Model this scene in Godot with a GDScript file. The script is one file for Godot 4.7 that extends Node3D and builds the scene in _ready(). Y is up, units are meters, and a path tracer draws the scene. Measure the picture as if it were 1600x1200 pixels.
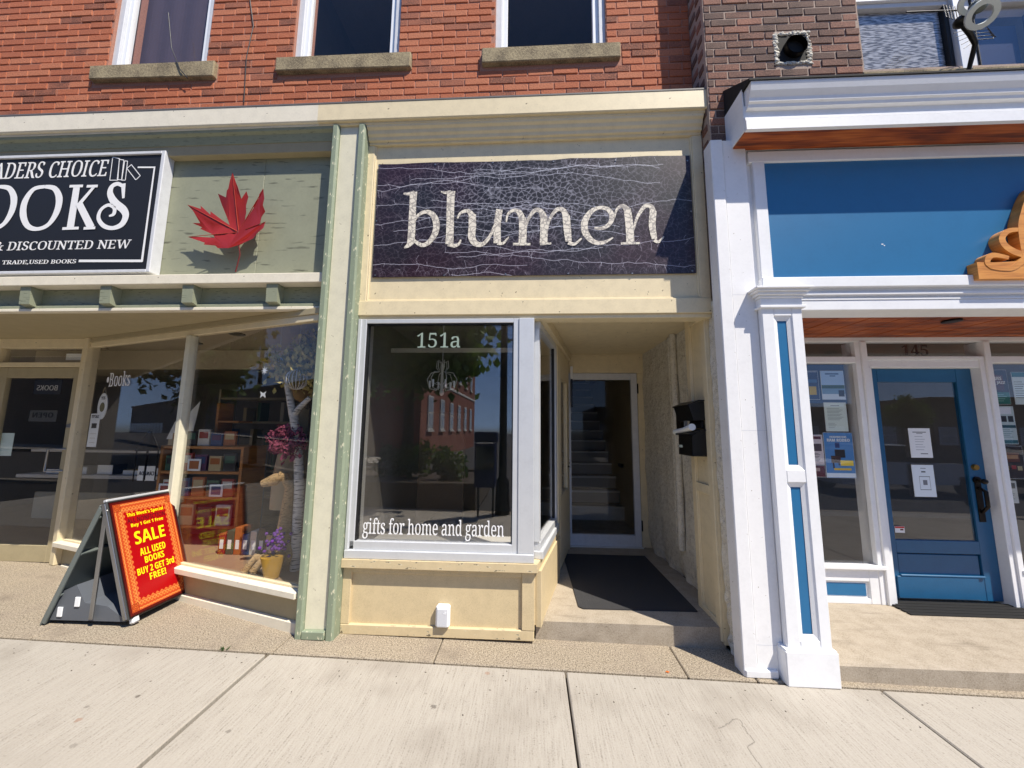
extends Node3D
# A row of small-town shop fronts in noon sun. Facade plane z = 0, street towards +z, y up, metres.

# ------------------------------------------------------------------ mesh builder
class MB:
	var v := PackedVector3Array()
	var n := PackedVector3Array()
	var u := PackedVector2Array()
	func tri(a: Vector3, b: Vector3, c: Vector3, want: Vector3, ua := Vector2.ZERO, ub := Vector2.ZERO, uc := Vector2.ZERO) -> void:
		var nn := (b - a).cross(c - a)
		if nn.length_squared() < 1e-16:
			return
		nn = nn.normalized()
		if nn.dot(want) < 0.0:
			nn = -nn
			v.append_array([a, b, c]); u.append_array([ua, ub, uc])
		else:
			v.append_array([a, c, b]); u.append_array([ua, uc, ub])
		n.append_array([nn, nn, nn])
	func quad(a: Vector3, b: Vector3, c: Vector3, d: Vector3, want: Vector3) -> void:
		tri(a, b, c, want, Vector2(0, 1), Vector2(1, 1), Vector2(1, 0))
		tri(a, c, d, want, Vector2(0, 1), Vector2(1, 0), Vector2(0, 0))
	func smooth(a: Vector3, b: Vector3, c: Vector3, na: Vector3, nb: Vector3, nc: Vector3) -> void:
		if (b - a).cross(c - a).dot(na + nb + nc) < 0.0:
			v.append_array([a, b, c]); n.append_array([na, nb, nc])
		else:
			v.append_array([a, c, b]); n.append_array([na, nc, nb])
		u.append_array([Vector2.ZERO, Vector2.ZERO, Vector2.ZERO])
	func box(c: Vector3, s: Vector3, bev := 0.0, t := Basis.IDENTITY) -> void:
		var h := s * 0.5
		var e := minf(bev, minf(h.x, minf(h.y, h.z)) * 0.49)
		var p := func(x: float, y: float, z: float) -> Vector3: return c + t * Vector3(x, y, z)
		for ax in 3:
			for sg in [-1.0, 1.0]:
				var d := Vector3.ZERO
				d[ax] = sg
				var b := (ax + 1) % 3
				var g := (ax + 2) % 3
				var q := []
				for k in [[-1, -1], [1, -1], [1, 1], [-1, 1]]:
					var w := Vector3.ZERO
					w[ax] = sg * h[ax]
					w[b] = k[0] * (h[b] - e)
					w[g] = k[1] * (h[g] - e)
					q.append(c + t * w)
				quad(q[0], q[1], q[2], q[3], t * d)
		if e <= 0.0:
			return
		for ax in 3:
			var b := (ax + 1) % 3
			var g := (ax + 2) % 3
			for k in [[-1, -1], [1, -1], [1, 1], [-1, 1]]:
				var w1 := Vector3.ZERO
				var w2 := Vector3.ZERO
				w1[b] = k[0] * h[b]; w1[g] = k[1] * (h[g] - e)
				w2[b] = k[0] * (h[b] - e); w2[g] = k[1] * h[g]
				var lo := Vector3.ZERO
				lo[ax] = h[ax] - e
				var d := Vector3.ZERO
				d[b] = k[0]; d[g] = k[1]
				quad(c + t * (w1 - lo), c + t * (w1 + lo), c + t * (w2 + lo), c + t * (w2 - lo), t * d)
		for x in [-1.0, 1.0]:
			for y in [-1.0, 1.0]:
				for z in [-1.0, 1.0]:
					var d := Vector3(x, y, z)
					tri(p.call(x * h.x, y * (h.y - e), z * (h.z - e)), p.call(x * (h.x - e), y * h.y, z * (h.z - e)), p.call(x * (h.x - e), y * (h.y - e), z * h.z), t * d)
	func tube(pts: Array, rads: Array, sides := 8, caps := true) -> void:
		var rings := []
		var nrm := []
		for i in pts.size():
			var a: Vector3 = pts[maxi(i - 1, 0)]
			var b: Vector3 = pts[mini(i + 1, pts.size() - 1)]
			var d := (b - a).normalized()
			var x := d.cross(Vector3(0.13, 0.02, 0.99) if absf(d.z) < 0.9 else Vector3(0.1, 0.99, 0.05)).normalized()
			var y := d.cross(x).normalized()
			var r: float = rads[mini(i, rads.size() - 1)]
			var ring := []
			var nr := []
			for k in sides:
				var w := TAU * k / sides
				var o := x * cos(w) + y * sin(w)
				ring.append(pts[i] + o * r)
				nr.append(o)
			rings.append(ring); nrm.append(nr)
		for i in pts.size() - 1:
			for k in sides:
				var l := (k + 1) % sides
				smooth(rings[i][k], rings[i][l], rings[i + 1][l], nrm[i][k], nrm[i][l], nrm[i + 1][l])
				smooth(rings[i][k], rings[i + 1][l], rings[i + 1][k], nrm[i][k], nrm[i + 1][l], nrm[i + 1][k])
		if caps:
			for e in [0, pts.size() - 1]:
				var o: Vector3 = pts[e] - pts[1 if e == 0 else e - 1]
				for k in range(1, sides - 1):
					tri(rings[e][0], rings[e][k], rings[e][k + 1], o)
	func ball(c: Vector3, s: Vector3, rows := 8, cols := 12) -> void:
		for i in rows:
			for k in cols:
				var q := []
				for w in [[i, k], [i + 1, k], [i + 1, k + 1], [i, k + 1]]:
					var a: float = PI * w[0] / rows
					var b: float = TAU * w[1] / cols
					q.append(Vector3(sin(a) * cos(b), cos(a), sin(a) * sin(b)))
				smooth(c + q[0] * s, c + q[1] * s, c + q[2] * s, (q[0] / s).normalized(), (q[1] / s).normalized(), (q[2] / s).normalized())
				smooth(c + q[0] * s, c + q[2] * s, c + q[3] * s, (q[0] / s).normalized(), (q[2] / s).normalized(), (q[3] / s).normalized())
	# outline in x,y pushed out along z from z0 (back) to z1 (front)
	func slab(poly: PackedVector2Array, z0: float, z1: float) -> void:
		var idx := Geometry2D.triangulate_polygon(poly)
		var f := func(p: Vector2, z: float) -> Vector3: return Vector3(p.x, p.y, z)
		for i in range(0, idx.size(), 3):
			tri(f.call(poly[idx[i]], z1), f.call(poly[idx[i + 1]], z1), f.call(poly[idx[i + 2]], z1), Vector3.BACK)
			tri(f.call(poly[idx[i]], z0), f.call(poly[idx[i + 1]], z0), f.call(poly[idx[i + 2]], z0), Vector3.FORWARD)
		var ccw := 1.0 if not Geometry2D.is_polygon_clockwise(poly) else -1.0
		for i in poly.size():
			var a := poly[i]
			var b := poly[(i + 1) % poly.size()]
			var o := Vector3(b.y - a.y, a.x - b.x, 0) * ccw
			quad(f.call(a, z0), f.call(b, z0), f.call(b, z1), f.call(a, z1), o)
	# profile in (z, y), pushed along x
	func run_x(prof: Array, x0: float, x1: float) -> void:
		var poly := PackedVector2Array(prof)
		var ccw := 1.0 if not Geometry2D.is_polygon_clockwise(poly) else -1.0
		for i in poly.size():
			var a := poly[i]
			var b := poly[(i + 1) % poly.size()]
			var o := Vector3(0, -(b.x - a.x), b.y - a.y) * ccw
			quad(Vector3(x0, a.y, a.x), Vector3(x1, a.y, a.x), Vector3(x1, b.y, b.x), Vector3(x0, b.y, b.x), o)
		var idx := Geometry2D.triangulate_polygon(poly)
		for i in range(0, idx.size(), 3):
			for e in [[x0, Vector3.LEFT], [x1, Vector3.RIGHT]]:
				var q := []
				for j in 3:
					q.append(Vector3(e[0], poly[idx[i + j]].y, poly[idx[i + j]].x))
				tri(q[0], q[1], q[2], e[1])
	# brush stroke: smoothed polyline with a width at each point, as a solid of the given depth
	func stroke(pts: Array, wid: Array, z0: float, z1: float) -> void:
		var P := []
		var W := []
		for i in pts.size() - 1:
			var a: Vector2 = pts[maxi(i - 1, 0)]
			var b: Vector2 = pts[i]
			var c: Vector2 = pts[i + 1]
			var d: Vector2 = pts[mini(i + 2, pts.size() - 1)]
			var steps := 1 if pts.size() == 2 else 6
			for k in steps:
				var t := float(k) / steps
				P.append(b.cubic_interpolate(c, a, d, t))
				W.append(lerpf(wid[mini(i, wid.size() - 1)], wid[mini(i + 1, wid.size() - 1)], t))
		P.append(pts[-1]); W.append(wid[-1])
		var L := []
		var R := []
		for i in P.size():
			var d: Vector2 = (P[mini(i + 1, P.size() - 1)] - P[maxi(i - 1, 0)]).normalized()
			var o: Vector2 = Vector2(-d.y, d.x) * W[i] * 0.5
			L.append(P[i] + o); R.append(P[i] - o)
		for i in P.size() - 1:
			var a := Vector3(L[i].x, L[i].y, z1)
			var b := Vector3(R[i].x, R[i].y, z1)
			var c := Vector3(R[i + 1].x, R[i + 1].y, z1)
			var d := Vector3(L[i + 1].x, L[i + 1].y, z1)
			var k := Vector3(0, 0, z0 - z1)
			tri(a, b, c, Vector3.BACK); tri(a, c, d, Vector3.BACK)
			if z1 - z0 > 0.004:
				tri(a + k, b + k, c + k, Vector3.FORWARD); tri(a + k, c + k, d + k, Vector3.FORWARD)
				var o := (a - b)
				quad(a + k, d + k, d, a, o); quad(b + k, c + k, c, b, -o)
				if i == 0:
					quad(a + k, b + k, b, a, a - d)
				if i == P.size() - 2:
					quad(d + k, c + k, c, d, d - a)
	func mesh() -> ArrayMesh:
		var arr := []
		arr.resize(Mesh.ARRAY_MAX)
		arr[Mesh.ARRAY_VERTEX] = v
		arr[Mesh.ARRAY_NORMAL] = n
		arr[Mesh.ARRAY_TEX_UV] = u
		var m := ArrayMesh.new()
		m.add_surface_from_arrays(Mesh.PRIMITIVE_TRIANGLES, arr)
		return m

# ------------------------------------------------------------------ scene helpers
var OFF := {}
var TURN := {}
var used := {}
var boxes := {}
var M := {}
var rng := RandomNumberGenerator.new()
var cam: Camera3D
# where the photograph was taken from: used to read positions off it
const EYE := Vector3(0, 1.443, 2.72)
var view := Basis(Vector3.UP, deg_to_rad(3.02)) * Basis(Vector3.RIGHT, deg_to_rad(7.07)) * Basis(Vector3.BACK, deg_to_rad(0.51))

func numbered(parent: Node, called: String) -> String:
	var k := [parent.get_instance_id(), called]
	var c: int = used.get(k, 0)
	used[k] = c + 1
	return called if c == 0 else "%s_%03d" % [called, c]

func thing(called: String, label: String, category: String, base := Vector3.ZERO, group := "", turn := Basis.IDENTITY) -> Node3D:
	var o := Node3D.new()
	o.name = numbered(self, called)
	add_child(o)
	o.position = base
	o.basis = turn
	OFF[o] = base if turn == Basis.IDENTITY else Vector3.ZERO
	o.set_meta("label", label)
	o.set_meta("category", category)
	if group:
		o.set_meta("group", group)
	return o

func put(parent: Node3D, called: String, mesh: Mesh, mat: Material, at := Vector3.ZERO, turn := Basis.IDENTITY) -> MeshInstance3D:
	var o := MeshInstance3D.new()
	o.mesh = mesh
	o.material_override = mat
	o.name = numbered(parent, called)
	parent.add_child(o)
	var back: Basis = TURN.get(parent, Basis.IDENTITY).inverse()
	o.position = back * (at - OFF.get(parent, Vector3.ZERO))
	o.basis = back * turn
	OFF[o] = at
	TURN[o] = turn
	return o

# from here on, children of this part are placed in the part's own axes
func own_axes(o: Node3D) -> void:
	OFF[o] = Vector3.ZERO
	TURN[o] = Basis.IDENTITY

# box from corner to corner, in the frame of the thing it belongs to
func bx(parent: Node3D, called: String, mat: Material, x0: float, x1: float, y0: float, y1: float, z0: float, z1: float, bev := 0.003) -> MeshInstance3D:
	var s := Vector3(absf(x1 - x0), absf(y1 - y0), absf(z1 - z0))
	var key := [s.snapped(Vector3.ONE * 0.0001), bev]
	if not boxes.has(key):
		var b := MB.new()
		b.box(Vector3.ZERO, s, bev)
		boxes[key] = b.mesh()
	return put(parent, called, boxes[key], mat, Vector3(x0 + x1, y0 + y1, z0 + z1) * 0.5)

func made(parent: Node3D, called: String, b: MB, mat: Material, at := Vector3.ZERO, turn := Basis.IDENTITY) -> MeshInstance3D:
	# vertices are given round the origin of the thing's frame; move them round the part's own place
	if at == Vector3.ZERO and turn == Basis.IDENTITY and b.v.size() > 0:
		var box := AABB(b.v[0], Vector3.ZERO)
		for p in b.v:
			box = box.expand(p)
		at = box.get_center()
		for i in b.v.size():
			b.v[i] -= at
	return put(parent, called, b.mesh(), mat, at, turn)

# beam between two points in plan, with a y range and a thickness to the side
func beam(parent: Node3D, called: String, mat: Material, a: Vector2, b: Vector2, y0: float, y1: float, thick: float, bev := 0.003, shift := 0.0) -> MeshInstance3D:
	var d := b - a
	var t := Basis(Vector3.UP, -atan2(d.y, d.x))
	var m := (a + b) * 0.5 + Vector2(-d.y, d.x).normalized() * shift
	var q := MB.new()
	q.box(Vector3.ZERO, Vector3(d.length(), y1 - y0, thick), bev)
	return put(parent, called, q.mesh(), mat, Vector3(m.x, (y0 + y1) * 0.5, m.y), t)

var fonts := {}
func font(called: String, bold := false) -> SystemFont:
	var k := [called, bold]
	if not fonts.has(k):
		var f := SystemFont.new()
		f.font_names = PackedStringArray([called])
		f.font_weight = 700 if bold else 400
		fonts[k] = f
	return fonts[k]

# lettering fitted to a rectangle w x h centred at "at" (turn: where its front looks)
func words(parent: Node3D, called: String, text: String, f: Font, mat: Material, at: Vector3, w: float, h: float, turn := Basis.IDENTITY, depth := 0.002) -> MeshInstance3D:
	var t := TextMesh.new()
	t.text = text
	t.font = f
	t.font_size = 64
	t.pixel_size = 0.01
	t.depth = 0.02
	t.curve_step = 3.0
	var a := t.get_aabb()
	var s := Vector3(w / maxf(a.size.x, 0.001), h / maxf(a.size.y, 0.001), depth / 0.02)
	return put(parent, called, t, mat, at - turn * (a.get_center() * s), turn * Basis.from_scale(s))

func one(called: String, label: String, category: String, b: MB, mat: Material, base: Vector3, group := "", turn := Basis.IDENTITY) -> MeshInstance3D:
	var o := put(self, called, b.mesh(), mat, base, turn)
	o.set_meta("label", label)
	o.set_meta("category", category)
	if group:
		o.set_meta("group", group)
	return o

func setting(called: String, b: MB, mat: Material) -> MeshInstance3D:
	var o := put(self, called, b.mesh(), mat)
	o.set_meta("kind", "structure")
	return o

# ------------------------------------------------------------------ textures and materials
func noise(seed_: int, freq: float, type := FastNoiseLite.TYPE_SIMPLEX_SMOOTH, oct := 4) -> FastNoiseLite:
	var f := FastNoiseLite.new()
	f.seed = seed_
	f.frequency = freq
	f.noise_type = type
	f.fractal_octaves = oct
	if oct == 1:
		f.fractal_type = FastNoiseLite.FRACTAL_NONE
	return f

func grey(f: FastNoiseLite, w: int, h: int, stretch_x := 1, stretch_y := 1) -> PackedByteArray:
	var im := f.get_seamless_image(w / stretch_x, h / stretch_y, false, false, 0.15, true)
	if stretch_x > 1 or stretch_y > 1:
		im.resize(w, h, Image.INTERPOLATE_CUBIC)
	im.convert(Image.FORMAT_L8)
	return im.get_data()

# colour ramp: [[level, Color], ...] over one or two grey maps
func ramp_tex(g: PackedByteArray, w: int, h: int, ramp: Array) -> ImageTexture:
	var lut := PackedInt32Array()
	var gr := Gradient.new()
	gr.offsets = PackedFloat32Array(ramp.map(func(r): return r[0]))
	gr.colors = PackedColorArray(ramp.map(func(r): return r[1]))
	var out := PackedByteArray()
	out.resize(w * h * 4)
	var l := []
	for i in 256:
		var c := gr.sample(i / 255.0)
		l.append(c.to_abgr32())
	for i in w * h:
		out.encode_u32(i * 4, l[g[i]])
	var im := Image.create_from_data(w, h, false, Image.FORMAT_RGBA8, out)
	im.generate_mipmaps()
	return ImageTexture.create_from_image(im)

func height_tex(g: PackedByteArray, w: int, h: int) -> ImageTexture:
	return ImageTexture.create_from_image(Image.create_from_data(w, h, false, Image.FORMAT_L8, g))

func blend(a: PackedByteArray, b: PackedByteArray, k: float) -> PackedByteArray:
	var o := PackedByteArray()
	o.resize(a.size())
	for i in a.size():
		o[i] = int(a[i] * (1.0 - k) + b[i] * k)
	return o

func grey_c(v: float, a := 1.0) -> Color:
	return Color(v, v, v, a)

func mat(called: String, c: Color, rough := 0.6, tex: Texture2D = null, scale := 1.0, bump: Texture2D = null, bump_cm := 0.0) -> StandardMaterial3D:
	var m := StandardMaterial3D.new()
	m.resource_name = called
	m.albedo_color = c
	m.roughness = rough
	if tex:
		m.albedo_texture = tex
	if bump:
		m.heightmap_enabled = true
		m.heightmap_texture = bump
		m.heightmap_scale = bump_cm
	if tex or bump:
		m.uv1_triplanar = true
		m.uv1_world_triplanar = true
		m.uv1_scale = Vector3.ONE * scale
	M[called] = m
	return m

func over(m: StandardMaterial3D, tex: Texture2D, scale: float) -> StandardMaterial3D:
	m.detail_enabled = true
	m.detail_albedo = tex
	m.detail_blend_mode = BaseMaterial3D.BLEND_MODE_MIX
	m.detail_uv_layer = BaseMaterial3D.DETAIL_UV_2
	m.uv2_triplanar = true
	m.uv2_world_triplanar = true
	m.uv2_scale = Vector3.ONE * scale
	return m

func glass(called: String, a := 0.01, tint := Color(0.15, 0.2, 0.19), spec := 0.5) -> StandardMaterial3D:
	var m := StandardMaterial3D.new()
	m.resource_name = called
	m.transparency = BaseMaterial3D.TRANSPARENCY_ALPHA
	m.albedo_color = Color(tint.r, tint.g, tint.b, a)
	m.roughness = 0.0
	m.metallic_specular = spec
	M[called] = m
	return m

func flat(called: String, c: Color, rough := 0.6, metal := 0.0) -> StandardMaterial3D:
	var m := StandardMaterial3D.new()
	m.resource_name = called
	m.albedo_color = c
	m.roughness = rough
	m.metallic = metal
	M[called] = m
	return m

func printed(called: String, im: Image, rough := 0.5) -> StandardMaterial3D:
	var m := StandardMaterial3D.new()
	m.resource_name = called
	m.albedo_texture = ImageTexture.create_from_image(im)
	m.roughness = rough
	M[called] = m
	return m

func G(x: float, z: float) -> float:
	return -0.0148 - 0.0148 * x - 0.0174 * z

func make_materials() -> void:
	var S := 512
	# soft mottling of old paint
	var mot := blend(grey(noise(1, 0.02), S, S), grey(noise(2, 0.12), S, S), 0.4)
	var t_mottle := ramp_tex(mot, S, S, [[0.0, grey_c(0.91)], [0.5, grey_c(0.965)], [1.0, grey_c(1.0)]])
	var t_clean := ramp_tex(mot, S, S, [[0.0, grey_c(0.95)], [0.5, grey_c(0.985)], [1.0, grey_c(1.0)]])
	var fine := grey(noise(3, 0.35, FastNoiseLite.TYPE_SIMPLEX, 2), S, S)
	var b_fine := height_tex(fine, S, S)
	# horizontal / vertical brush streaks
	var streak_h := grey(noise(4, 0.09), S, S, 8, 1)
	var streak_v := grey(noise(5, 0.30), S, S, 1, 16)
	# overlays: chipped paint, fine dirt specks, weather cracks
	var cell := grey(noise(6, 0.03, FastNoiseLite.TYPE_SIMPLEX_SMOOTH, 5), S, S)
	var cell_v := blend(grey(noise(16, 0.06, FastNoiseLite.TYPE_SIMPLEX_SMOOTH, 5), S, S, 1, 4), grey(noise(17, 0.012), S, S), 0.45)
	var cell_h := blend(grey(noise(18, 0.06, FastNoiseLite.TYPE_SIMPLEX_SMOOTH, 5), S, S, 5, 1), grey(noise(19, 0.012), S, S), 0.45)
	var t_chips := ramp_tex(cell_v, S, S, [[0.0, Color(0.86, 0.84, 0.72, 1)], [0.265, Color(0.84, 0.82, 0.70, 1)], [0.28, Color(0.8, 0.8, 0.7, 0)], [1.0, Color(0.8, 0.8, 0.7, 0)]])
	var t_chips_few := ramp_tex(cell, S, S, [[0.0, Color(0.42, 0.36, 0.28, 1)], [0.105, Color(0.45, 0.40, 0.30, 1)], [0.12, Color(0.6, 0.55, 0.45, 0)], [1.0, Color(0.6, 0.55, 0.45, 0)]])
	var t_chips_rail := ramp_tex(cell_h, S, S, [[0.0, Color(0.36, 0.31, 0.24, 1)], [0.27, Color(0.45, 0.40, 0.30, 1)], [0.28, Color(0.93, 0.90, 0.80, 0.9)], [0.305, Color(0.93, 0.90, 0.80, 0.5)], [0.31, Color(0.6, 0.55, 0.45, 0)], [1.0, Color(0.6, 0.55, 0.45, 0)]])
	var sp := grey(noise(7, 0.22, FastNoiseLite.TYPE_SIMPLEX, 3), S, S)
	var t_specks := ramp_tex(sp, S, S, [[0.0, Color(0.30, 0.24, 0.17, 0.9)], [0.13, Color(0.36, 0.29, 0.2, 0.7)], [0.19, Color(0.5, 0.42, 0.3, 0)], [1.0, Color(0.5, 0.42, 0.3, 0)]])
	var crk := grey(noise(8, 0.06, FastNoiseLite.TYPE_SIMPLEX, 4), S, S, 8, 1)
	var t_cracks := ramp_tex(crk, S, S, [[0.0, Color(0.16, 0.16, 0.12, 0.8)], [0.13, Color(0.2, 0.2, 0.15, 0.5)], [0.2, Color(0.3, 0.3, 0.25, 0)], [1.0, Color(0.3, 0.3, 0.25, 0)]])
	# concrete: brushed sidewalk and exposed aggregate
	var brush := blend(streak_v, fine, 0.45)
	var t_walk := ramp_tex(brush, S, S, [[0.0, Color(0.58, 0.56, 0.53)], [0.22, Color(0.82, 0.80, 0.77)], [0.35, Color(0.92, 0.90, 0.875)], [0.6, Color(0.96, 0.945, 0.92)], [1.0, Color(1, 0.99, 0.97)]])
	var b_walk := height_tex(brush, S, S)
	var st1 := grey(noise(9, 0.012), S, S)
	var t_stain := ramp_tex(st1, S, S, [[0.0, Color(0.40, 0.36, 0.31, 0.55)], [0.22, Color(0.50, 0.45, 0.40, 0.28)], [0.4, Color(0.6, 0.55, 0.5, 0.06)], [0.6, Color(0.7, 0.66, 0.6, 0)], [1.0, Color(0.8, 0.76, 0.7, 0)]])
	var agg := blend(blend(grey(noise(10, 0.2, FastNoiseLite.TYPE_CELLULAR, 1), S, S), sp, 0.75), grey(noise(14, 0.5, FastNoiseLite.TYPE_SIMPLEX, 2), S, S), 0.35)
	var con := blend(blend(mot, fine, 0.4), sp, 0.35)
	var t_con := ramp_tex(con, S, S, [[0.0, Color(0.45, 0.42, 0.38)], [0.25, Color(0.74, 0.71, 0.66)], [0.42, Color(0.88, 0.855, 0.81)], [0.7, Color(0.97, 0.95, 0.92)], [1.0, Color(1, 0.99, 0.97)]])
	var scf := grey(noise(15, 0.05, FastNoiseLite.TYPE_SIMPLEX, 4), S, S, 6, 1)
	var t_scuff := ramp_tex(scf, S, S, [[0.0, Color(0.34, 0.30, 0.25, 0.45)], [0.15, Color(0.40, 0.36, 0.30, 0.2)], [0.33, Color(0.5, 0.46, 0.4, 0.0)], [1.0, Color(0.5, 0.46, 0.4, 0)]])
	var t_agg := ramp_tex(agg, S, S, [[0.0, Color(0.26, 0.23, 0.20)], [0.28, Color(0.46, 0.42, 0.37)], [0.43, Color(0.80, 0.755, 0.69)], [0.58, Color(0.94, 0.90, 0.84)], [1.0, Color(1.0, 0.985, 0.95)]])
	var b_agg := height_tex(agg, S, S)
	# brick face, wood grain, stone
	var bf := blend(grey(noise(11, 0.05), S, S), fine, 0.5)
	var t_brick := ramp_tex(bf, S, S, [[0.0, grey_c(0.45)], [0.25, grey_c(0.80)], [0.5, grey_c(0.94)], [1.0, grey_c(1.0)]])
	var b_brick := height_tex(bf, S, S)
	var t_soot := ramp_tex(blend(st1, sp, 0.55), S, S, [[0.0, Color(0.14, 0.11, 0.10, 0.75)], [0.32, Color(0.18, 0.14, 0.13, 0.55)], [0.48, Color(0.22, 0.17, 0.16, 0.2)], [0.62, Color(0.2, 0.16, 0.15, 0)], [1.0, Color(0.2, 0.16, 0.15, 0)]])
	var grain := blend(grey(noise(12, 0.035), S, S, 8, 1), grey(noise(13, 0.2), S, S, 16, 1), 0.4)
	var t_wood := ramp_tex(grain, S, S, [[0.0, Color(0.22, 0.09, 0.03)], [0.3, Color(0.42, 0.19, 0.06)], [0.5, Color(0.60, 0.30, 0.11)], [0.7, Color(0.74, 0.42, 0.17)], [1.0, Color(0.82, 0.52, 0.25)]])
	var t_oak := ramp_tex(grain, S, S, [[0.0, Color(0.62, 0.38, 0.14)], [0.5, Color(0.82, 0.55, 0.25)], [1.0, Color(0.90, 0.66, 0.34)]])
	var t_stone := ramp_tex(blend(bf, sp, 0.5), S, S, [[0.0, Color(0.14, 0.13, 0.11)], [0.25, Color(0.38, 0.35, 0.30)], [0.45, Color(0.66, 0.62, 0.53)], [1.0, Color(0.82, 0.78, 0.68)]])
	var t_stucco := ramp_tex(blend(bf, fine, 0.4), S, S, [[0.0, Color(0.34, 0.29, 0.25)], [0.22, Color(0.52, 0.48, 0.43)], [0.30, Color(0.84, 0.82, 0.78)], [0.5, Color(0.93, 0.92, 0.89)], [1.0, Color(0.99, 0.98, 0.96)]])
	var b_stucco := height_tex(blend(bf, mot, 0.5), S, S)

	over(mat("cream", Color(0.90, 0.84, 0.695), 0.55, t_mottle, 0.8, b_fine, 0.02), t_chips_few, 0.9)
	over(mat("cream_base", Color(0.835, 0.76, 0.605), 0.6, t_mottle, 0.8, b_fine, 0.03), t_specks, 1.3)
	over(mat("cream_rail", Color(0.835, 0.76, 0.605), 0.6, t_mottle, 0.8, b_fine, 0.03), t_chips_rail, 1.6)
	over(mat("pale_cream", Color(0.88, 0.86, 0.76), 0.55, t_mottle, 0.7, b_fine, 0.02), t_chips_few, 1.1)
	over(mat("sage", Color(0.545, 0.59, 0.50), 0.55, t_mottle, 0.9, b_fine, 0.03), t_chips, 2.0)
	over(mat("olive", Color(0.585, 0.595, 0.505), 0.6, t_mottle, 0.5, b_fine, 0.02), t_cracks, 0.55)
	over(mat("olive_bracket", Color(0.58, 0.60, 0.51), 0.6, t_mottle, 0.9), t_cracks, 1.5)
	over(mat("ledge_white", Color(0.92, 0.89, 0.81), 0.55, t_mottle, 0.7), t_chips_few, 1.4)
	mat("khaki", Color(0.68, 0.63, 0.50), 0.6, t_mottle, 0.6)
	mat("white_paint", Color(0.925, 0.93, 0.935), 0.45, t_clean, 0.45, b_fine, 0.015)
	over(mat("white_worn", Color(0.925, 0.925, 0.925), 0.5, t_clean, 0.5, b_fine, 0.03), t_chips_few, 1.7)
	mat("blue_paint", Color(0.14, 0.42, 0.605), 0.4, t_clean, 0.5, b_fine, 0.01)
	mat("blue_door", Color(0.12, 0.365, 0.53), 0.35, t_mottle, 0.7)
	over(mat("walk", Color(0.685, 0.67, 0.64), 0.9, t_walk, 0.55, b_walk, 0.12), wear_tex(st1), 0.22)
	over(mat("apron", Color(0.71, 0.69, 0.65), 0.9, t_agg, 0.75, b_agg, 0.2), t_stain, 0.37)
	over(mat("step", Color(0.71, 0.68, 0.635), 0.9, t_con, 0.7, b_fine, 0.08), t_scuff, 0.31)
	mat("joint", Color(0.17, 0.155, 0.14), 1.0, t_mottle, 1.0)
	mat("asphalt", Color(0.30, 0.30, 0.31), 0.95, t_agg, 0.5)
	var tint := [Color(0.775, 0.455, 0.315), Color(0.755, 0.435, 0.295), Color(0.795, 0.49, 0.35), Color(0.73, 0.42, 0.29), Color(0.69, 0.42, 0.31)]
	for i in 5:
		over(mat("brick%d" % i, tint[i], 0.9, t_brick, 1.7 + 0.2 * i, b_brick, 0.25), t_soot, 0.31 + 0.04 * i)
	for i in [0, 1, 2, 3]:
		M["brick%d" % i].detail_enabled = false
	var tint2 := [Color(0.60, 0.42, 0.35), Color(0.53, 0.38, 0.32), Color(0.44, 0.335, 0.295), Color(0.65, 0.45, 0.37), Color(0.49, 0.38, 0.33)]
	for i in 5:
		over(mat("dark_brick%d" % i, tint2[i], 0.9, t_brick, 1.6 + 0.2 * i, b_brick, 0.25), t_soot, 0.5 + 0.06 * i)
	mat("mortar", Color(0.74, 0.53, 0.45), 1.0, t_brick, 2.0)
	mat("dark_mortar", Color(0.72, 0.64, 0.58), 1.0, t_brick, 2.0)
	over(mat("sill_stone", Color(0.98, 0.95, 0.88), 0.95, t_stone, 1.3, b_brick, 0.4), t_soot, 0.8)
	mat("stucco", Color(0.93, 0.925, 0.90), 0.9, t_stucco, 0.7, b_stucco, 2.5)
	mat("flashing", Color(0.42, 0.41, 0.40), 0.6, t_mottle, 0.8)
	mat("wood", Color(0.95, 0.90, 0.88), 0.5, t_wood, 0.55)
	mat("oak", Color(1, 1, 1), 0.45, t_oak, 1.2)
	mat("pine_shelf", Color(0.80, 0.80, 0.82), 0.6, t_oak, 0.7)
	mat("aluminium", Color(0.84, 0.85, 0.86), 0.42, t_clean, 0.6)
	M["aluminium"].metallic = 0.35
	flat("dark_gasket", Color(0.05, 0.05, 0.055), 0.6)
	flat("vinyl_white", Color(0.93, 0.94, 0.95), 0.4)
	mat("vinyl_worn", Color(0.84, 0.85, 0.87), 0.6, t_mottle, 1.2)
	flat("black_metal", Color(0.035, 0.035, 0.04), 0.4)
	flat("black_matte", Color(0.05, 0.05, 0.05), 0.85)
	mat("mat_rubber", Color(0.25, 0.25, 0.26), 1.0, t_brick, 6.0, b_fine, 0.3)
	mat("room_wall", Color(0.50, 0.48, 0.45), 0.9, t_mottle, 0.3)
	mat("room_tan", Color(0.74, 0.69, 0.58), 0.9, t_mottle, 0.3)
	mat("display_board", Color(0.58, 0.48, 0.37), 0.8, t_mottle, 0.5)
	mat("room_floor", Color(0.55, 0.50, 0.46), 0.8, t_mottle, 0.3)
	mat("ceiling_tan", Color(0.62, 0.57, 0.48), 0.9, t_mottle, 0.3)
	flat("paper", Color(0.90, 0.91, 0.90), 0.7)
	flat("paper_mint", Color(0.80, 0.86, 0.82), 0.7)
	flat("ink", Color(0.07, 0.07, 0.09), 0.7)
	flat("white_vinyl_letter", Color(0.93, 0.93, 0.93), 0.6)
	flat("frost_letter", Color(0.56, 0.63, 0.58), 0.7)
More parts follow.
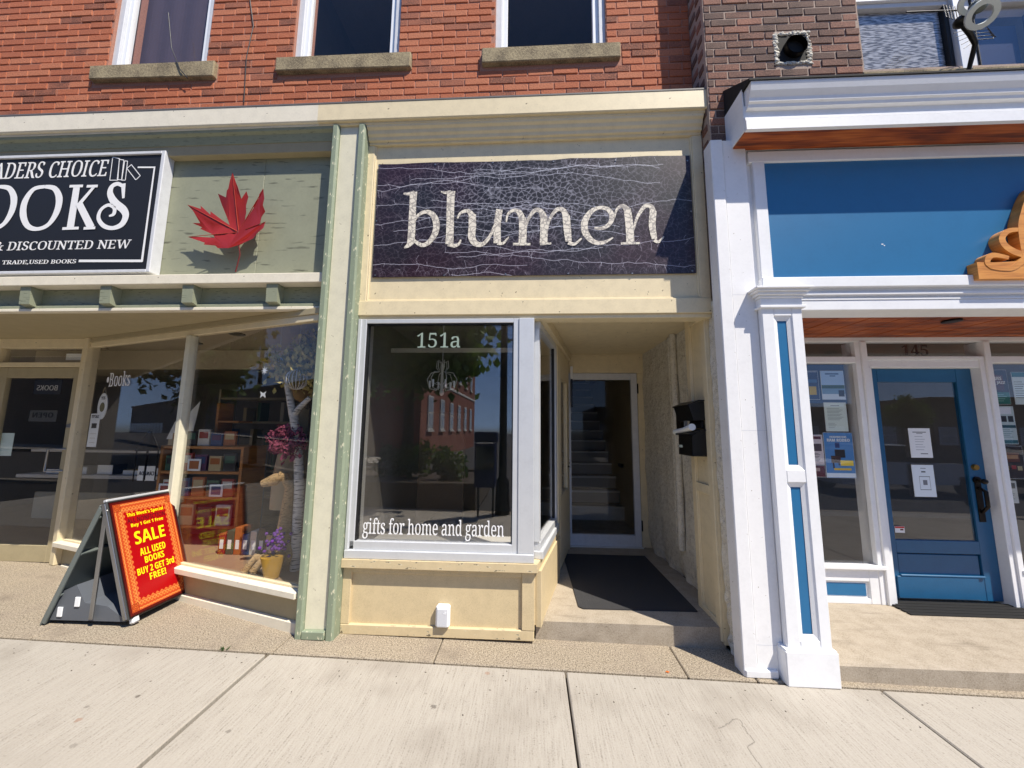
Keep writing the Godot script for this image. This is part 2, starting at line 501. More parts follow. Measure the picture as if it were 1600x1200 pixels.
	flat("brass", Color(0.72, 0.55, 0.28), 0.3, 0.9)
	flat("steel", Color(0.6, 0.6, 0.6), 0.35, 0.9)
	flat("bronze", Color(0.10, 0.075, 0.06), 0.4, 0.6)
	mat("carpet_stair", Color(0.66, 0.64, 0.61), 1.0, t_brick, 3.0)
	flat("nosing", Color(0.80, 0.79, 0.76), 0.5)
	mat("curtain", Color(0.30, 0.25, 0.30), 0.9, t_mottle, 0.8)
	var t_blind := ramp_tex(grey(noise(21, 0.12, FastNoiseLite.TYPE_SIMPLEX, 3), S, S, 8, 1), S, S, [[0.0, grey_c(0.10)], [0.38, grey_c(0.32)], [0.55, grey_c(0.68)], [1.0, grey_c(0.92)]])
	mat("woven_blind", Color(0.93, 0.94, 0.97), 0.8, t_blind, 1.3)
	var t_birch := ramp_tex(crk, S, S, [[0.0, Color(0.12, 0.10, 0.09)], [0.24, Color(0.25, 0.22, 0.2)], [0.33, Color(0.82, 0.80, 0.76)], [1.0, Color(0.93, 0.91, 0.88)]])
	mat("birch", Color(0.95, 0.94, 0.92), 0.8, t_birch, 1.6)
	glass("glass")
	glass("glass_shop", 0.01, Color(0.15, 0.2, 0.19), 0.4)
	glass("glass_upper", 0.01, Color(0.15, 0.2, 0.19), 0.3)
	glass("glass_dark", 0.25, Color(0.05, 0.06, 0.07))
	mat("leaf_red", Color(0.62, 0.14, 0.11), 0.45, t_mottle, 4.0)
	mat("foliage", Color(0.26, 0.36, 0.14), 0.7)
	mat("foliage_dark", Color(0.18, 0.27, 0.11), 0.7)
	for f in ["foliage", "foliage_dark"]:
		M[f].backlight_enabled = true
		M[f].backlight = Color(0.30, 0.40, 0.12)
	mat("bark", Color(0.30, 0.25, 0.21), 0.95, t_brick, 2.0)
	mat("far_brick", Color(0.55, 0.33, 0.26), 0.9, t_brick, 1.2)
	mat("far_dark", Color(0.42, 0.38, 0.35), 0.9, t_mottle, 0.3)
	mat("planter_wall", Color(0.40, 0.37, 0.33), 0.95, t_agg, 0.8)
	mat("plaster_white", Color(0.80, 0.79, 0.76), 0.8, t_mottle, 0.4)
	flat("car_white", Color(0.86, 0.87, 0.88), 0.15)
	flat("car_grey", Color(0.20, 0.21, 0.24), 0.15)
	flat("tyre", Color(0.03, 0.03, 0.03), 0.9)
	flat("signal_blue", Color(0.05, 0.10, 0.26), 0.4)

	# crackled print of the long sign: long horizontal cracks, a net of fine ones, purple showing at the corners
	var W := 1024
	var H := 400
	var big := FastNoiseLite.new()
	big.noise_type = FastNoiseLite.TYPE_CELLULAR
	big.seed = 31
	big.fractal_type = FastNoiseLite.FRACTAL_NONE
	big.cellular_return_type = FastNoiseLite.RETURN_DISTANCE2_SUB
	big.cellular_jitter = 1.0
	big.frequency = 1.0
	big.domain_warp_enabled = true
	big.domain_warp_amplitude = 0.6
	big.domain_warp_frequency = 0.9
	var net: FastNoiseLite = big.duplicate()
	net.seed = 37
	var den := noise(38, 1.0)
	var im := Image.create(W, H, false, Image.FORMAT_RGB8)
	var letter := Image.create(W, H, false, Image.FORMAT_RGB8)
	for y in H:
		for x in W:
			var u := x / float(W)
			var w := y / float(H)
			var b := net.get_noise_2d(u * 58.0, w * 26.0) + 1.0
			var b2 := net.get_noise_2d(u * 21.0 + 40.0, w * 11.0) + 1.0
			var k := den.get_noise_2d(u * 3.0, w * 1.6) * 0.5 + 0.5
			var mid := clampf(1.25 - 2.3 * Vector2((u - 0.52) * 1.0, (w - 0.33) * 0.9).length(), 0.0, 1.0)
			var base := Color(0.125, 0.11, 0.125).lerp(Color(0.175, 0.085, 0.12), clampf((k - 0.45) * 2.0 + (0.6 - mid), 0.0, 1.0) * 0.8)
			var l1 := (1.0 - smoothstep(0.01, 0.05, b2)) * (0.30 + 0.3 * mid)
			var l2 := (1.0 - smoothstep(0.03, 0.11 + 0.12 * mid, b)) * (0.20 + 0.42 * mid * (0.5 + 0.7 * k))
			im.set_pixel(x, y, base.lerp(Color(0.78, 0.79, 0.84), clampf(maxf(l1 * 0.85, l2), 0.0, 1.0)))
			letter.set_pixel(x, y, Color(0.90, 0.87, 0.80).lerp(Color(0.40, 0.37, 0.37), clampf(maxf((1.0 - smoothstep(0.02, 0.10, b2)) * 0.55, (1.0 - smoothstep(0.02, 0.22, b)) * 0.5), 0.0, 1.0)))
	# the long cracks and their forks, drawn one by one
	var cr := RandomNumberGenerator.new()
	cr.seed = 5
	var white := Color(0.82, 0.83, 0.88)
	for k in 17:
		var p := Vector2(cr.randf_range(-60, W * 0.35) if k % 3 else -5.0, H * (k + 0.5 + cr.randf_range(-0.3, 0.3)) / 17.0)
		var goal := p.x + cr.randf_range(0.45, 1.0) * W
		var slope := 0.0
		while p.x < goal and p.x < W - 1:
			slope = clampf(slope + cr.randfn() * 0.06, -0.35, 0.35) * 0.97
			p += Vector2(1, slope)
			for d in 2:
				var q := Vector2i(int(p.x), int(p.y) + d)
				if q.x >= 0 and q.y >= 0 and q.y < H:
					im.set_pixelv(q, im.get_pixelv(q).lerp(white, 0.85 if d == 0 else 0.5))
			if cr.randf() < 0.018:
				var f := p
				var dir := Vector2(cr.randfn() * 0.3, 1.0 if cr.randf() < 0.5 else -1.0)
				for i in cr.randi_range(8, 34):
					dir = Vector2(dir.x + cr.randfn() * 0.12, dir.y)
					f += dir.normalized()
					var q2 := Vector2i(int(f.x), int(f.y))
					if q2.x >= 0 and q2.x < W and q2.y >= 0 and q2.y < H:
						im.set_pixelv(q2, im.get_pixelv(q2).lerp(white, 0.75))
	for k in 60:
		var cx := cr.randf() * W
		var rr := cr.randf_range(8, 18)
		for i in 40:
			var q3 := Vector2i(int(cx + cos(PI * i / 39.0) * rr), int(H - 3 - sin(PI * i / 39.0) * rr * 1.7))
			if q3.x >= 0 and q3.x < W and q3.y >= 0 and q3.y < H:
				im.set_pixelv(q3, im.get_pixelv(q3).lerp(white, 0.4))
	printed("crackle", im, 0.35)
	var lm := printed("crackle_letter", letter, 0.4)
	lm.uv1_triplanar = true
	lm.uv1_world_triplanar = true
	lm.uv1_scale = Vector3(0.4, -1.02, 0.4)

	# the red and orange poster of the pavement board
	var bw := 300
	var bh := 460
	var pi := Image.create(bw, bh, false, Image.FORMAT_RGB8)
	for y in bh:
		for x in bw:
			var e := mini(mini(x, bw - 1 - x), mini(y, bh - 1 - y))
			var along := y if (x < y and x < bh - y and x < bw / 2) or (bw - x < y and bw - x < bh - y and x >= bw / 2) else x
			var c := Color(0.66, 0.02, 0.05)
			if e < 5:
				c = Color(0.16, 0.05, 0.04)
			elif e < 14:
				c = Color(0.42, 0.06, 0.04) if e % 4 < 2 else Color(0.25, 0.04, 0.03)
			elif e < 50:
				var wv := sin(along * 0.42) * 4.0
				c = Color(0.74, 0.33, 0.15)
				if absf(e - 20 - wv * 0.3) < 1.6 or absf(e - 44 + wv * 0.4) < 1.4:
					c = Color(0.86, 0.58, 0.30)
				elif absf(e - 28) < 2.0 and along % 9 < 5:
					c = Color(0.74, 0.15, 0.06)
				elif absf(e - 36 - wv) < 2.2:
					c = Color(0.86, 0.52, 0.24)
			elif e < 57 and (e - 50) < 3.5 + 3.5 * sin(along * 0.3):
				c = Color(0.82, 0.44, 0.20)
			pi.set_pixel(x, y, c)
	for cx in [30, bw - 31]:
		for cy in [30, bh - 31]:
			for y in range(-14, 15):
				for x in range(-14, 15):
					var r := Vector2(x, y).length()
					if maxi(absi(x), absi(y)) > 12 or (r > 4 and r < 6) or (r > 9 and r < 11):
						pi.set_pixel(cx + x, cy + y, Color(0.45, 0.08, 0.04))
					else:
						pi.set_pixel(cx + x, cy + y, Color(0.80, 0.38, 0.16))
	printed("sale_print", pi, 0.35)

# worn paving over 4.5 m: faint stains, gum spots, grit, rust marks and hairline cracks
func wear_tex(st: PackedByteArray) -> ImageTexture:
	var W := 1024
	var r := RandomNumberGenerator.new()
	r.seed = 99
	var im := Image.create_from_data(512, 512, false, Image.FORMAT_L8, st)
	im.resize(W, W, Image.INTERPOLATE_CUBIC)
	var g := im.get_data()
	var px4 := PackedByteArray()
	px4.resize(W * W * 4)
	for i in W * W:
		var a := clampi(int((110 - g[i]) * 0.9), 0, 70)
		px4.encode_u32(i * 4, (a << 24) | (0x56626c))
	var out := Image.create_from_data(W, W, false, Image.FORMAT_RGBA8, px4)
	for k in 1500:
		var c := Vector2i(r.randi() % W, r.randi() % W)
		var rad := 1 if k > 60 else r.randi_range(2, 4)
		var col := Color(0.26, 0.23, 0.20, r.randf_range(0.25, 0.7))
		if k % 37 == 0:
			col = Color(0.55, 0.33, 0.18, 0.4)
		for y in range(-rad, rad + 1):
			for x in range(-rad, rad + 1):
				if Vector2(x, y * 1.2).length() <= rad * r.randf_range(0.75, 1.05):
					out.set_pixel((c.x + x + W) % W, (c.y + y + W) % W, col)
	for k in 7:
		var p := Vector2(r.randf() * W, r.randf() * W)
		var d := Vector2.from_angle(r.randf() * TAU)
		for i in r.randi_range(60, 190):
			d = d.rotated(r.randfn() * 0.22)
			p += d
			out.set_pixel(posmod(int(p.x), W), posmod(int(p.y), W), Color(0.22, 0.2, 0.18, 0.65))
	return ImageTexture.create_from_image(out)

func poster_print(called: String, bg: Color, blocks: Array, lines: Array) -> StandardMaterial3D:
	# blocks: [x, y, w, h, Color] and lines: [x, y, w, rows, gap, Color] as shares of the sheet
	var im := Image.create(96, 128, false, Image.FORMAT_RGB8)
	im.fill(bg)
	for b in blocks:
		im.fill_rect(Rect2i(int(b[0] * 96), int(b[1] * 128), int(b[2] * 96), int(b[3] * 128)), b[4])
	for l in lines:
		for r in l[3]:
			var w: float = l[2] * (0.7 + 0.3 * fmod(r * 0.618 + 0.2, 1.0))
			im.fill_rect(Rect2i(int(l[0] * 96), int((l[1] + r * l[4]) * 128), int(w * 96), 2), l[5])
	return printed(called, im, 0.5)

# ------------------------------------------------------------------ start
func _ready() -> void:
	rng.seed = 4711
	cam = Camera3D.new()
	cam.name = "camera"
	cam.fov = rad_to_deg(2.0 * atan(600.0 / 575.0))
	cam.far = 600.0
	cam.near = 0.05
	add_child(cam)
	cam.position = EYE
	cam.basis = view
	cam.current = true
	var env := Environment.new()
	env.background_mode = Environment.BG_SKY
	var sm := ProceduralSkyMaterial.new()
	sm.sky_top_color = Color(0.33, 0.48, 0.73)
	sm.sky_horizon_color = Color(0.60, 0.71, 0.86)
	sm.sky_curve = 0.12
	sm.ground_bottom_color = Color(0.35, 0.34, 0.33)
	sm.ground_horizon_color = Color(0.55, 0.58, 0.60)
	sm.sun_angle_max = 12.0
	var sky := Sky.new()
	sky.sky_material = sm
	env.sky = sky
	env.background_energy_multiplier = 1.0
	env.tonemap_mode = Environment.TONE_MAPPER_LINEAR
	env.tonemap_exposure = 1.45
	env.sdfgi_enabled = true
	env.ssao_enabled = true
	env.ssil_enabled = true
	var we := WorldEnvironment.new()
	we.name = "world_environment"
	we.environment = env
	add_child(we)
	var sun := DirectionalLight3D.new()
	sun.name = "sun"
	sun.light_energy = 1.5
	sun.light_color = Color(1.0, 0.965, 0.91)
	sun.light_angular_distance = 0.5
	sun.shadow_enabled = true
	add_child(sun)
	sun.look_at_from_position(Vector3.ZERO, Vector3(-1.15, -2.3, -1.0))

	make_materials()
	build_ground()
	build_red_brick()
	build_dark_brick()
	build_gift_shop()
	build_stairs()
	build_book_shop()
	build_blue_shop()
	build_signs()
	build_pavement_board()
	build_small_things()
	build_book_window()
	build_posters()
	build_across()

func in_frame(p: Vector3, margin := 1.0) -> bool:
	var q := view.inverse() * (p - EYE)
	return q.z < -0.1 and absf(q.x / -q.z) < 800.0 / 575.0 * margin and absf(q.y / -q.z) < 600.0 / 575.0 * margin

# a slab lying on the slope of the street
func ground_slab(parent: Node3D, called: String, m: Material, x0: float, x1: float, z0: float, z1: float, lift := 0.0, thick := 0.12, bev := 0.006) -> void:
	var b := MB.new()
	var c := Vector3((x0 + x1) * 0.5, G((x0 + x1) * 0.5, (z0 + z1) * 0.5) + lift - thick * 0.5, (z0 + z1) * 0.5)
	var t := Basis(Vector3(1, -0.0148, 0), Vector3.UP, Vector3(0, -0.0174, 1))
	b.box(Vector3.ZERO, Vector3(x1 - x0, thick, z1 - z0), bev, t)
	put(parent, called, b.mesh(), m, c)

func build_ground() -> void:
	var b := MB.new()
	b.quad(Vector3(-300, -1.9, 300), Vector3(300, -1.9, 300), Vector3(300, -1.9, -120), Vector3(-300, -1.9, -120), Vector3.UP)
	setting("ground", b, M.asphalt)
	# bedding under the slabs shows dark in the joints
	b = MB.new()
	b.quad(Vector3(-14, G(-14, 4.4) - 0.09, 4.4), Vector3(14, G(14, 4.4) - 0.09, 4.4), Vector3(14, G(14, -2) - 0.09, -2), Vector3(-14, G(-14, -2) - 0.09, -2), Vector3.UP)
	var walk := setting("sidewalk", b, M.joint)
	var xs := [-9.4, -7.5, -5.56, -3.6, -1.68, 0.213, 2.045, 3.95, 5.85, 7.75, 9.6]
	for i in xs.size() - 1:
		ground_slab(walk, "slab", M.walk, xs[i] + (0.012 if i == 4 else 0.0055), xs[i + 1] - (0.012 if i == 3 else 0.0055), 0.256, 2.2)
		ground_slab(walk, "slab", M.walk, xs[i] + 0.005, xs[i + 1] - 0.005, 2.21, 4.15)
	ground_slab(walk, "kerb", M.step, -14, 14, 4.16, 4.34, 0.0, 0.3, 0.02)
	var ap := [-9.0, -6.5, -4.9, -3.34, -1.66, -0.61, 0.952, 1.36]
	for i in ap.size() - 1:
		ground_slab(walk, "apron_slab", M.apron, ap[i] + 0.003, ap[i + 1] - 0.003, -1.4 if i < 4 else -0.12, 0.239, 0.001)
	ground_slab(walk, "apron_slab", M.apron, 1.365, 9, 0.15, 0.24, 0.001)
	b = MB.new()
	b.quad(Vector3(-60, G(-60, 4.3) - 0.13, 12.6), Vector3(60, G(60, 4.3) - 0.13, 12.6), Vector3(60, G(60, 4.3) - 0.13, 4.3), Vector3(-60, G(-60, 4.3) - 0.13, 4.3), Vector3.UP)
	setting("road", b, M.asphalt)
	b = MB.new()
	b.quad(Vector3(-60, G(-60, 4.3), 16), Vector3(-5.5, G(-5.5, 4.3), 16), Vector3(-5.5, G(-5.5, 4.3), 12.6), Vector3(-60, G(-60, 4.3), 12.6), Vector3.UP)
	b.quad(Vector3(3.5, G(3.5, 4.3), 16), Vector3(60, G(60, 4.3), 16), Vector3(60, G(60, 4.3), 12.6), Vector3(3.5, G(3.5, 4.3), 12.6), Vector3.UP)
	setting("far_sidewalk", b, M.walk)
	b = MB.new()
	b.quad(Vector3(-5.5, -0.2, 90), Vector3(3.5, -0.2, 90), Vector3(3.5, -0.2, 12.6), Vector3(-5.5, -0.2, 12.6), Vector3.UP)
	setting("side_street", b, M.asphalt)

# courses of bricks on the plane z = zf; holes = [x0, x1, y0, y1]; the 300 nearest in view are parts, the rest one mass
func lay_bricks(wall: Node3D, x0: float, x1: float, y0: float, y1: float, zf: float, lx: float, ly: float, holes: Array, kind: String, off := 0.0) -> void:
	var meshes := []
	for k in 4:
		var b := MB.new()
		b.box(Vector3.ZERO, Vector3(lx - 0.009, ly - 0.009, 0.05), 0.004)
		for i in b.v.size():
			b.v[i] += Vector3(0, sin(b.v[i].x * 40.0 + k * 2.0) * 0.0012, cos(b.v[i].x * 31.0 + k + b.v[i].y * 20.0) * 0.0012)
		meshes.append(b.mesh())
	var cells := []
	var row := 0
	var y := y0
	while y < y1:
		var x := x0 - lx + (0.5 * lx if row % 2 else 0.0) + off + rng.randf_range(-0.012, 0.012)
		while x < x1:
			var segs := [[maxf(x, x0), minf(x + lx, x1)]]
			for h in holes:
				if y + ly > h[2] + 0.02 and y < h[3] - 0.02:
					var nx := []
					for s in segs:
						if s[1] <= h[0] or s[0] >= h[1]:
							nx.append(s)
						else:
							if s[0] < h[0]:
								nx.append([s[0], h[0]])
							if s[1] > h[1]:
								nx.append([h[1], s[1]])
					segs = nx
			for s in segs:
				if s[1] - s[0] > 0.035:
					cells.append([s[0], s[1], y])
			x += lx
		y += ly
		row += 1
	var near := []
	var rest := []
	for c in cells:
		var p := Vector3((c[0] + c[1]) * 0.5, c[2] + ly * 0.5, zf)
		if in_frame(p, 1.01):
			near.append([p.distance_to(EYE), c])
		else:
			rest.append(c)
	near.sort_custom(func(a, b): return a[0] < b[0])
	while near.size() > 299:
		rest.append(near.pop_back()[1])
	for e in near:
		var c: Array = e[1]
		var t := Basis.from_scale(Vector3((c[1] - c[0] - 0.009) / (lx - 0.009), 1, 1)) * Basis(Vector3.BACK, rng.randf_range(-0.006, 0.006))
		put(wall, "brick", meshes[rng.randi() % 4], M[kind + str(rng.randi() % 5)], Vector3((c[0] + c[1]) * 0.5, c[2] + ly * 0.5, zf - 0.025 + rng.randf_range(-0.003, 0.002)), t)
	if rest.size():
		for k in 3:
			var b := MB.new()
			for i in rest.size():
				if i % 3 == k:
					var c: Array = rest[i]
					b.box(Vector3((c[0] + c[1]) * 0.5, c[2] + ly * 0.5, zf - 0.025 + rng.randf_range(-0.003, 0.002)), Vector3(c[1] - c[0] - 0.009, ly - 0.009, 0.05), 0.004)
			var o := made(wall, "outer_brickwork", b, M[kind + str(k + 1)])
			o.set_meta("kind", "stuff")

func sash_window(parent: Node3D, x0: float, x1: float, y0: float, y1: float, z: float, pane: Material) -> void:
	# outer casing, vinyl sash inside it, pane
	var fr := bx(parent, "window", M.vinyl_worn, x0, x0 + 0.055, y0, y1, z - 0.06, z + 0.02)
	bx(fr, "casing", M.vinyl_worn, x1 - 0.055, x1, y0, y1, z - 0.06, z + 0.02)
	bx(fr, "casing", M.vinyl_worn, x0 + 0.055, x1 - 0.055, y1 - 0.055, y1, z - 0.06, z + 0.02)
	bx(fr, "sash", M.vinyl_white, x0 + 0.055, x0 + 0.105, y0, y1 - 0.055, z - 0.05, z - 0.005)
	bx(fr, "sash", M.vinyl_white, x1 - 0.105, x1 - 0.055, y0, y1 - 0.055, z - 0.05, z - 0.005)
	bx(fr, "sash", M.vinyl_white, x0 + 0.105, x1 - 0.105, y0, y0 + 0.065, z - 0.05, z - 0.005)
	bx(fr, "sash", M.vinyl_white, x0 + 0.105, x1 - 0.105, y1 - 0.105, y1 - 0.055, z - 0.05, z - 0.005)
	bx(fr, "pane", pane, x0 + 0.105, x1 - 0.105, y0 + 0.065, y1 - 0.105, z - 0.034, z - 0.028, 0.0)

func build_red_brick() -> void:
	var o := thing("brick_building", "orange-red brick upper storey with white windows over stone sills", "building", Vector3(-2.5, 0, -0.1))
	var wins := [[-3.93, -2.97], [-2.155, -1.185], [-0.325, 0.64]]
	var zb := -0.107
	var top := 8.2
	# mortar bed behind the bricks, in strips round the openings
	var edges := [-9.0, -3.93, -2.97, -2.155, -1.185, -0.325, 0.64, 1.345]
	var mb := MB.new()
	for i in edges.size() - 1:
		if i % 2 == 0:
			mb.box(Vector3((edges[i] + edges[i + 1]) * 0.5, (4.1 + top) * 0.5, zb - 0.14), Vector3(edges[i + 1] - edges[i], top - 4.1, 0.28))
		else:
			mb.box(Vector3((edges[i] + edges[i + 1]) * 0.5, (4.1 + 4.72) * 0.5, zb - 0.14), Vector3(edges[i + 1] - edges[i], 0.62, 0.28))
			mb.box(Vector3((edges[i] + edges[i + 1]) * 0.5, (6.45 + top) * 0.5, zb - 0.14), Vector3(edges[i + 1] - edges[i], top - 6.45, 0.28))
	var wall := made(o, "wall", mb, M.mortar)
	var holes := []
	for w in wins:
		holes.append([w[0], w[1], 4.58, 6.45])
		holes.append([w[0] - 0.125, w[1] + 0.125, 4.575, 4.725])
	lay_bricks(wall, -6.3, 1.343, 4.262, 6.7, -0.1, 0.2175, 0.0692, holes, "brick", 0.07)
	for k in 3:
		var w: Array = wins[k]
		sash_window(o, w[0], w[1], 4.72, 6.45, -0.15, M.glass_upper)
		var sx: float = [0.115, 0.125, 0.11][k]
		var sill := MB.new()
		sill.box(Vector3.ZERO, Vector3(w[1] - w[0] + sx * 2, 0.148, 0.13), 0.008)
		for i in sill.v.size():
			var q: Vector3 = sill.v[i]
			sill.v[i] = q + Vector3(0, (0.01 * sin(q.x * 9.0 + k) if q.y < 0 else 0.003 * sin(q.x * 14.0)), 0.004 * sin(q.x * 23.0 + q.y * 40.0))
		put(o, "window_sill", sill.mesh(), M.sill_stone, Vector3((w[0] + w[1]) * 0.5, 4.648, -0.128))
		# dim room and a drape behind each window
		var rm := MB.new()
		rm.box(Vector3((w[0] + w[1]) * 0.5, 5.55, -3.4), Vector3(1.75, 2.3, 0.1))
		for sd in [-0.85, 0.85]:
			rm.box(Vector3((w[0] + w[1]) * 0.5 + sd, 5.55, -1.87), Vector3(0.05, 2.3, 2.96))
		for sy in [-1.13, 1.13]:
			rm.box(Vector3((w[0] + w[1]) * 0.5, 5.55 + sy, -1.87), Vector3(1.6, 0.05, 2.96))
		made(o, "window_room", rm, M.room_wall)
		var dr := MB.new()
		var n := 26
		for i in n:
			var xa := lerpf(w[0] + 0.06, w[1] - 0.06, float(i) / n)
			var xb := lerpf(w[0] + 0.06, w[1] - 0.06, float(i + 1) / n)
			var za := -0.30 + 0.006 * sin(i * 0.9 + k)
			var zc := -0.30 + 0.006 * sin((i + 1) * 0.9 + k)
			dr.quad(Vector3(xa, 4.73, za), Vector3(xb, 4.73, zc), Vector3(xb, 6.44, zc), Vector3(xa, 6.44, za), Vector3.BACK)
		if k == 0:
			made(o, "drape", dr, M.curtain)
	var rf := MB.new()
	rf.box(Vector3(-3.8, top + 0.1, -4.1), Vector3(10.4, 0.2, 8.1))
	rf.box(Vector3(-3.8, (top + 4.1) * 0.5, -8.1), Vector3(10.4, top - 4.1, 0.2))
	rf.box(Vector3(-3.8, 4.2, -4.3), Vector3(10.3, 0.12, 7.6))
	rf.box(Vector3(-3.8, 1.5, -7.4), Vector3(10.6, 5.6, 0.2))
	rf.box(Vector3(-9.15, 1.5, -3.8), Vector3(0.2, 5.6, 7.3))
	made(o, "roof", rf, M.flashing)
	# timber cornice that runs over both shops, with metal flashing sloping up to the bricks
	var c := MB.new()
	c.run_x([Vector2(-0.3, 4.268), Vector2(-0.098, 4.268), Vector2(0.108, 4.078), Vector2(0.108, 4.066), Vector2(-0.3, 4.066)], -9, 1.388)
	made(o, "flashing", c, M.flashing)
	for seg in [[-9.0, -1.74, "ledge_white"], [-1.74, 1.385, "cream"]]:
		c = MB.new()
		c.run_x([Vector2(-0.1, 4.065), Vector2(0.105, 4.065), Vector2(0.105, 3.920), Vector2(0.099, 3.912), Vector2(0.082, 3.912), Vector2(0.082, 3.893), Vector2(-0.1, 3.893)], seg[0], seg[1])
		made(o, "cornice_band", c, M[seg[2]])
	c = MB.new()
	c.run_x([Vector2(-0.1, 3.893), Vector2(0.078, 3.893), Vector2(0.074, 3.872), Vector2(0.056, 3.858), Vector2(0.05, 3.83), Vector2(0.034, 3.815), Vector2(0.03, 3.79), Vector2(0.012, 3.785), Vector2(0.012, 3.765), Vector2(-0.1, 3.765)], -1.34, 1.33)
	made(o, "cornice_moulding", c, M.cream)
	c = MB.new()
	c.run_x([Vector2(-0.1, 3.893), Vector2(0.078, 3.893), Vector2(0.074, 3.872), Vector2(0.05, 3.858), Vector2(0.03, 3.80), Vector2(-0.1, 3.80)], -9, -1.62)
	made(o, "cornice_moulding", c, M.olive_bracket)
	c = MB.new()
	c.run_x([Vector2(-0.1, 3.80), Vector2(0.024, 3.80), Vector2(0.016, 3.72), Vector2(-0.1, 3.72)], -9, -1.62)
	made(o, "cornice_moulding", c, M.khaki)

func build_dark_brick() -> void:
	var o := thing("brick_building", "sooty dark brown brick upper storey with a round vent pipe", "building", Vector3(4, 0, 0.13))
	var mb := MB.new()
	mb.box(Vector3(1.925, 5.78, -0.06), Vector3(1.16, 6.84, 0.368))
	mb.box(Vector3(5.75, 4.66 - 1.2, -0.06), Vector3(6.49, 1.4, 0.368))
	mb.box(Vector3(5.75, 7.9, -0.06), Vector3(6.49, 2.6, 0.368))
	mb.box(Vector3(7.2, 5.4, -0.06), Vector3(3.6, 2.4, 0.366))
	mb.box(Vector3(1.352, 5.82, -3.0), Vector3(0.012, 6.76, 5.5))
	var wall := made(o, "wall", mb, M.dark_mortar)
	lay_bricks(wall, 1.347, 9.0, 2.36, 6.6, 0.13, 0.1985, 0.0655, [[2.5, 5.3, 4.12, 6.6], [1.868, 2.122, 4.22, 4.515], [2.6, 9.0, 2.0, 3.95]], "dark_brick", 0.055)
	# brick return on the side that stands proud of the orange wall
	for r in 40:
		var y := 3.4 + r * 0.0655
		if y < 6:
			bx(wall, "brick", M["dark_brick%d" % (r * 7 % 5)], 1.3385, 1.352, y, y + 0.056, -0.1 + (0.115 if r % 2 else 0.0), 0.0 + (0.09 if r % 2 else 0.0), 0.003)
	# patch of rough mortar with the vent pipe
	var rim := MB.new()
	for k in 190:
		var w := rng.randf() * TAU
		var q := Vector2(cos(w), sin(w))
		q *= 0.125 / maxf(absf(q.x), absf(q.y)) * rng.randf_range(0.90, 1.06)
		rim.ball(Vector3(1.995 + q.x, 4.367 + q.y * 1.05, 0.126), Vector3(rng.randf_range(0.006, 0.022), rng.randf_range(0.005, 0.014), rng.randf_range(0.006, 0.014)), 4, 6)
	made(o, "mortar_patch", rim, M.stucco)
	bx(o, "vent_hole", M.black_matte, 1.885, 2.105, 4.25, 4.485, 0.10, 0.1262, 0.0)
	var pipe := MB.new()
	for k in 2:
		pipe.tube([Vector3(2.005, 4.362, 0.04), Vector3(2.005, 4.362, 0.165)], [0.079 - k * 0.006], 20, false)
	made(o, "vent_pipe", pipe, M.bronze)
	# paired windows above the canopy
	for w in [[2.5, 3.20], [3.36, 3.90], [4.05, 5.2]]:
		var fr := bx(o, "window", M.dark_gasket, w[0], w[0] + 0.012, 4.12, 6.5, -0.02, 0.10)
		bx(fr, "frame", M.dark_gasket, w[1] - 0.03, w[1], 4.12, 6.5, -0.02, 0.09)
		bx(fr, "rail", M.vinyl_white, w[0] - 0.05, w[1] + 0.05, 4.765, 4.87, -0.02, 0.115)
		bx(fr, "rail", M.vinyl_worn, w[0], w[1], 4.725, 4.764, -0.02, 0.095)
		bx(fr, "pane", M.glass, w[0] + 0.012, w[1] - 0.03, 4.12, 4.74, 0.062, 0.067, 0.0)
		bx(fr, "pane", M.glass, w[0] + 0.012, w[1] - 0.03, 4.86, 6.5, 0.062, 0.067, 0.0)
	bx(o, "mullion", M.aluminium, 3.2, 3.27, 4.12, 6.5, -0.02, 0.125)
	bx(o, "mullion", M.vinyl_worn, 3.27, 3.36, 4.12, 6.5, -0.02, 0.09)
	bx(o, "mullion", M.vinyl_worn, 3.90, 4.05, 4.12, 6.5, -0.02, 0.09)
	bx(o, "blind", M.woven_blind, 2.515, 3.168, 4.125, 4.73, 0.046, 0.054, 0.0)
	bx(o, "blind", M.signal_blue, 3.40, 3.80, 4.14, 4.64, -0.02, -0.01, 0.0)
	var rm := MB.new()
	rm.box(Vector3(3.9, 5.3, -3.2), Vector3(3.1, 2.7, 0.1))
	for sd in [-1.5, 1.5]:
		rm.box(Vector3(3.9 + sd, 5.3, -1.72), Vector3(0.05, 2.7, 2.9))
	for sy in [-1.3, 1.3]:
		rm.box(Vector3(3.9, 5.3 + sy, -1.72), Vector3(3.0, 0.05, 2.9))
	made(o, "window_room", rm, M.room_wall)
	bx(o, "window_sill", M.sill_stone, 2.47, 5.3, 4.085, 4.122, -0.06, 0.15, 0.006)
	bx(o, "roof", M.flashing, 1.35, 9.0, 9.2, 9.4, -6, 0.13)
	bx(o, "back_wall", M.flashing, 1.47, 9.1, -1, 9.2, -7.5, -7.3)
	bx(o, "side_wall", M.flashing, 9.0, 9.1, -1, 9.2, -7.3, -0.9)

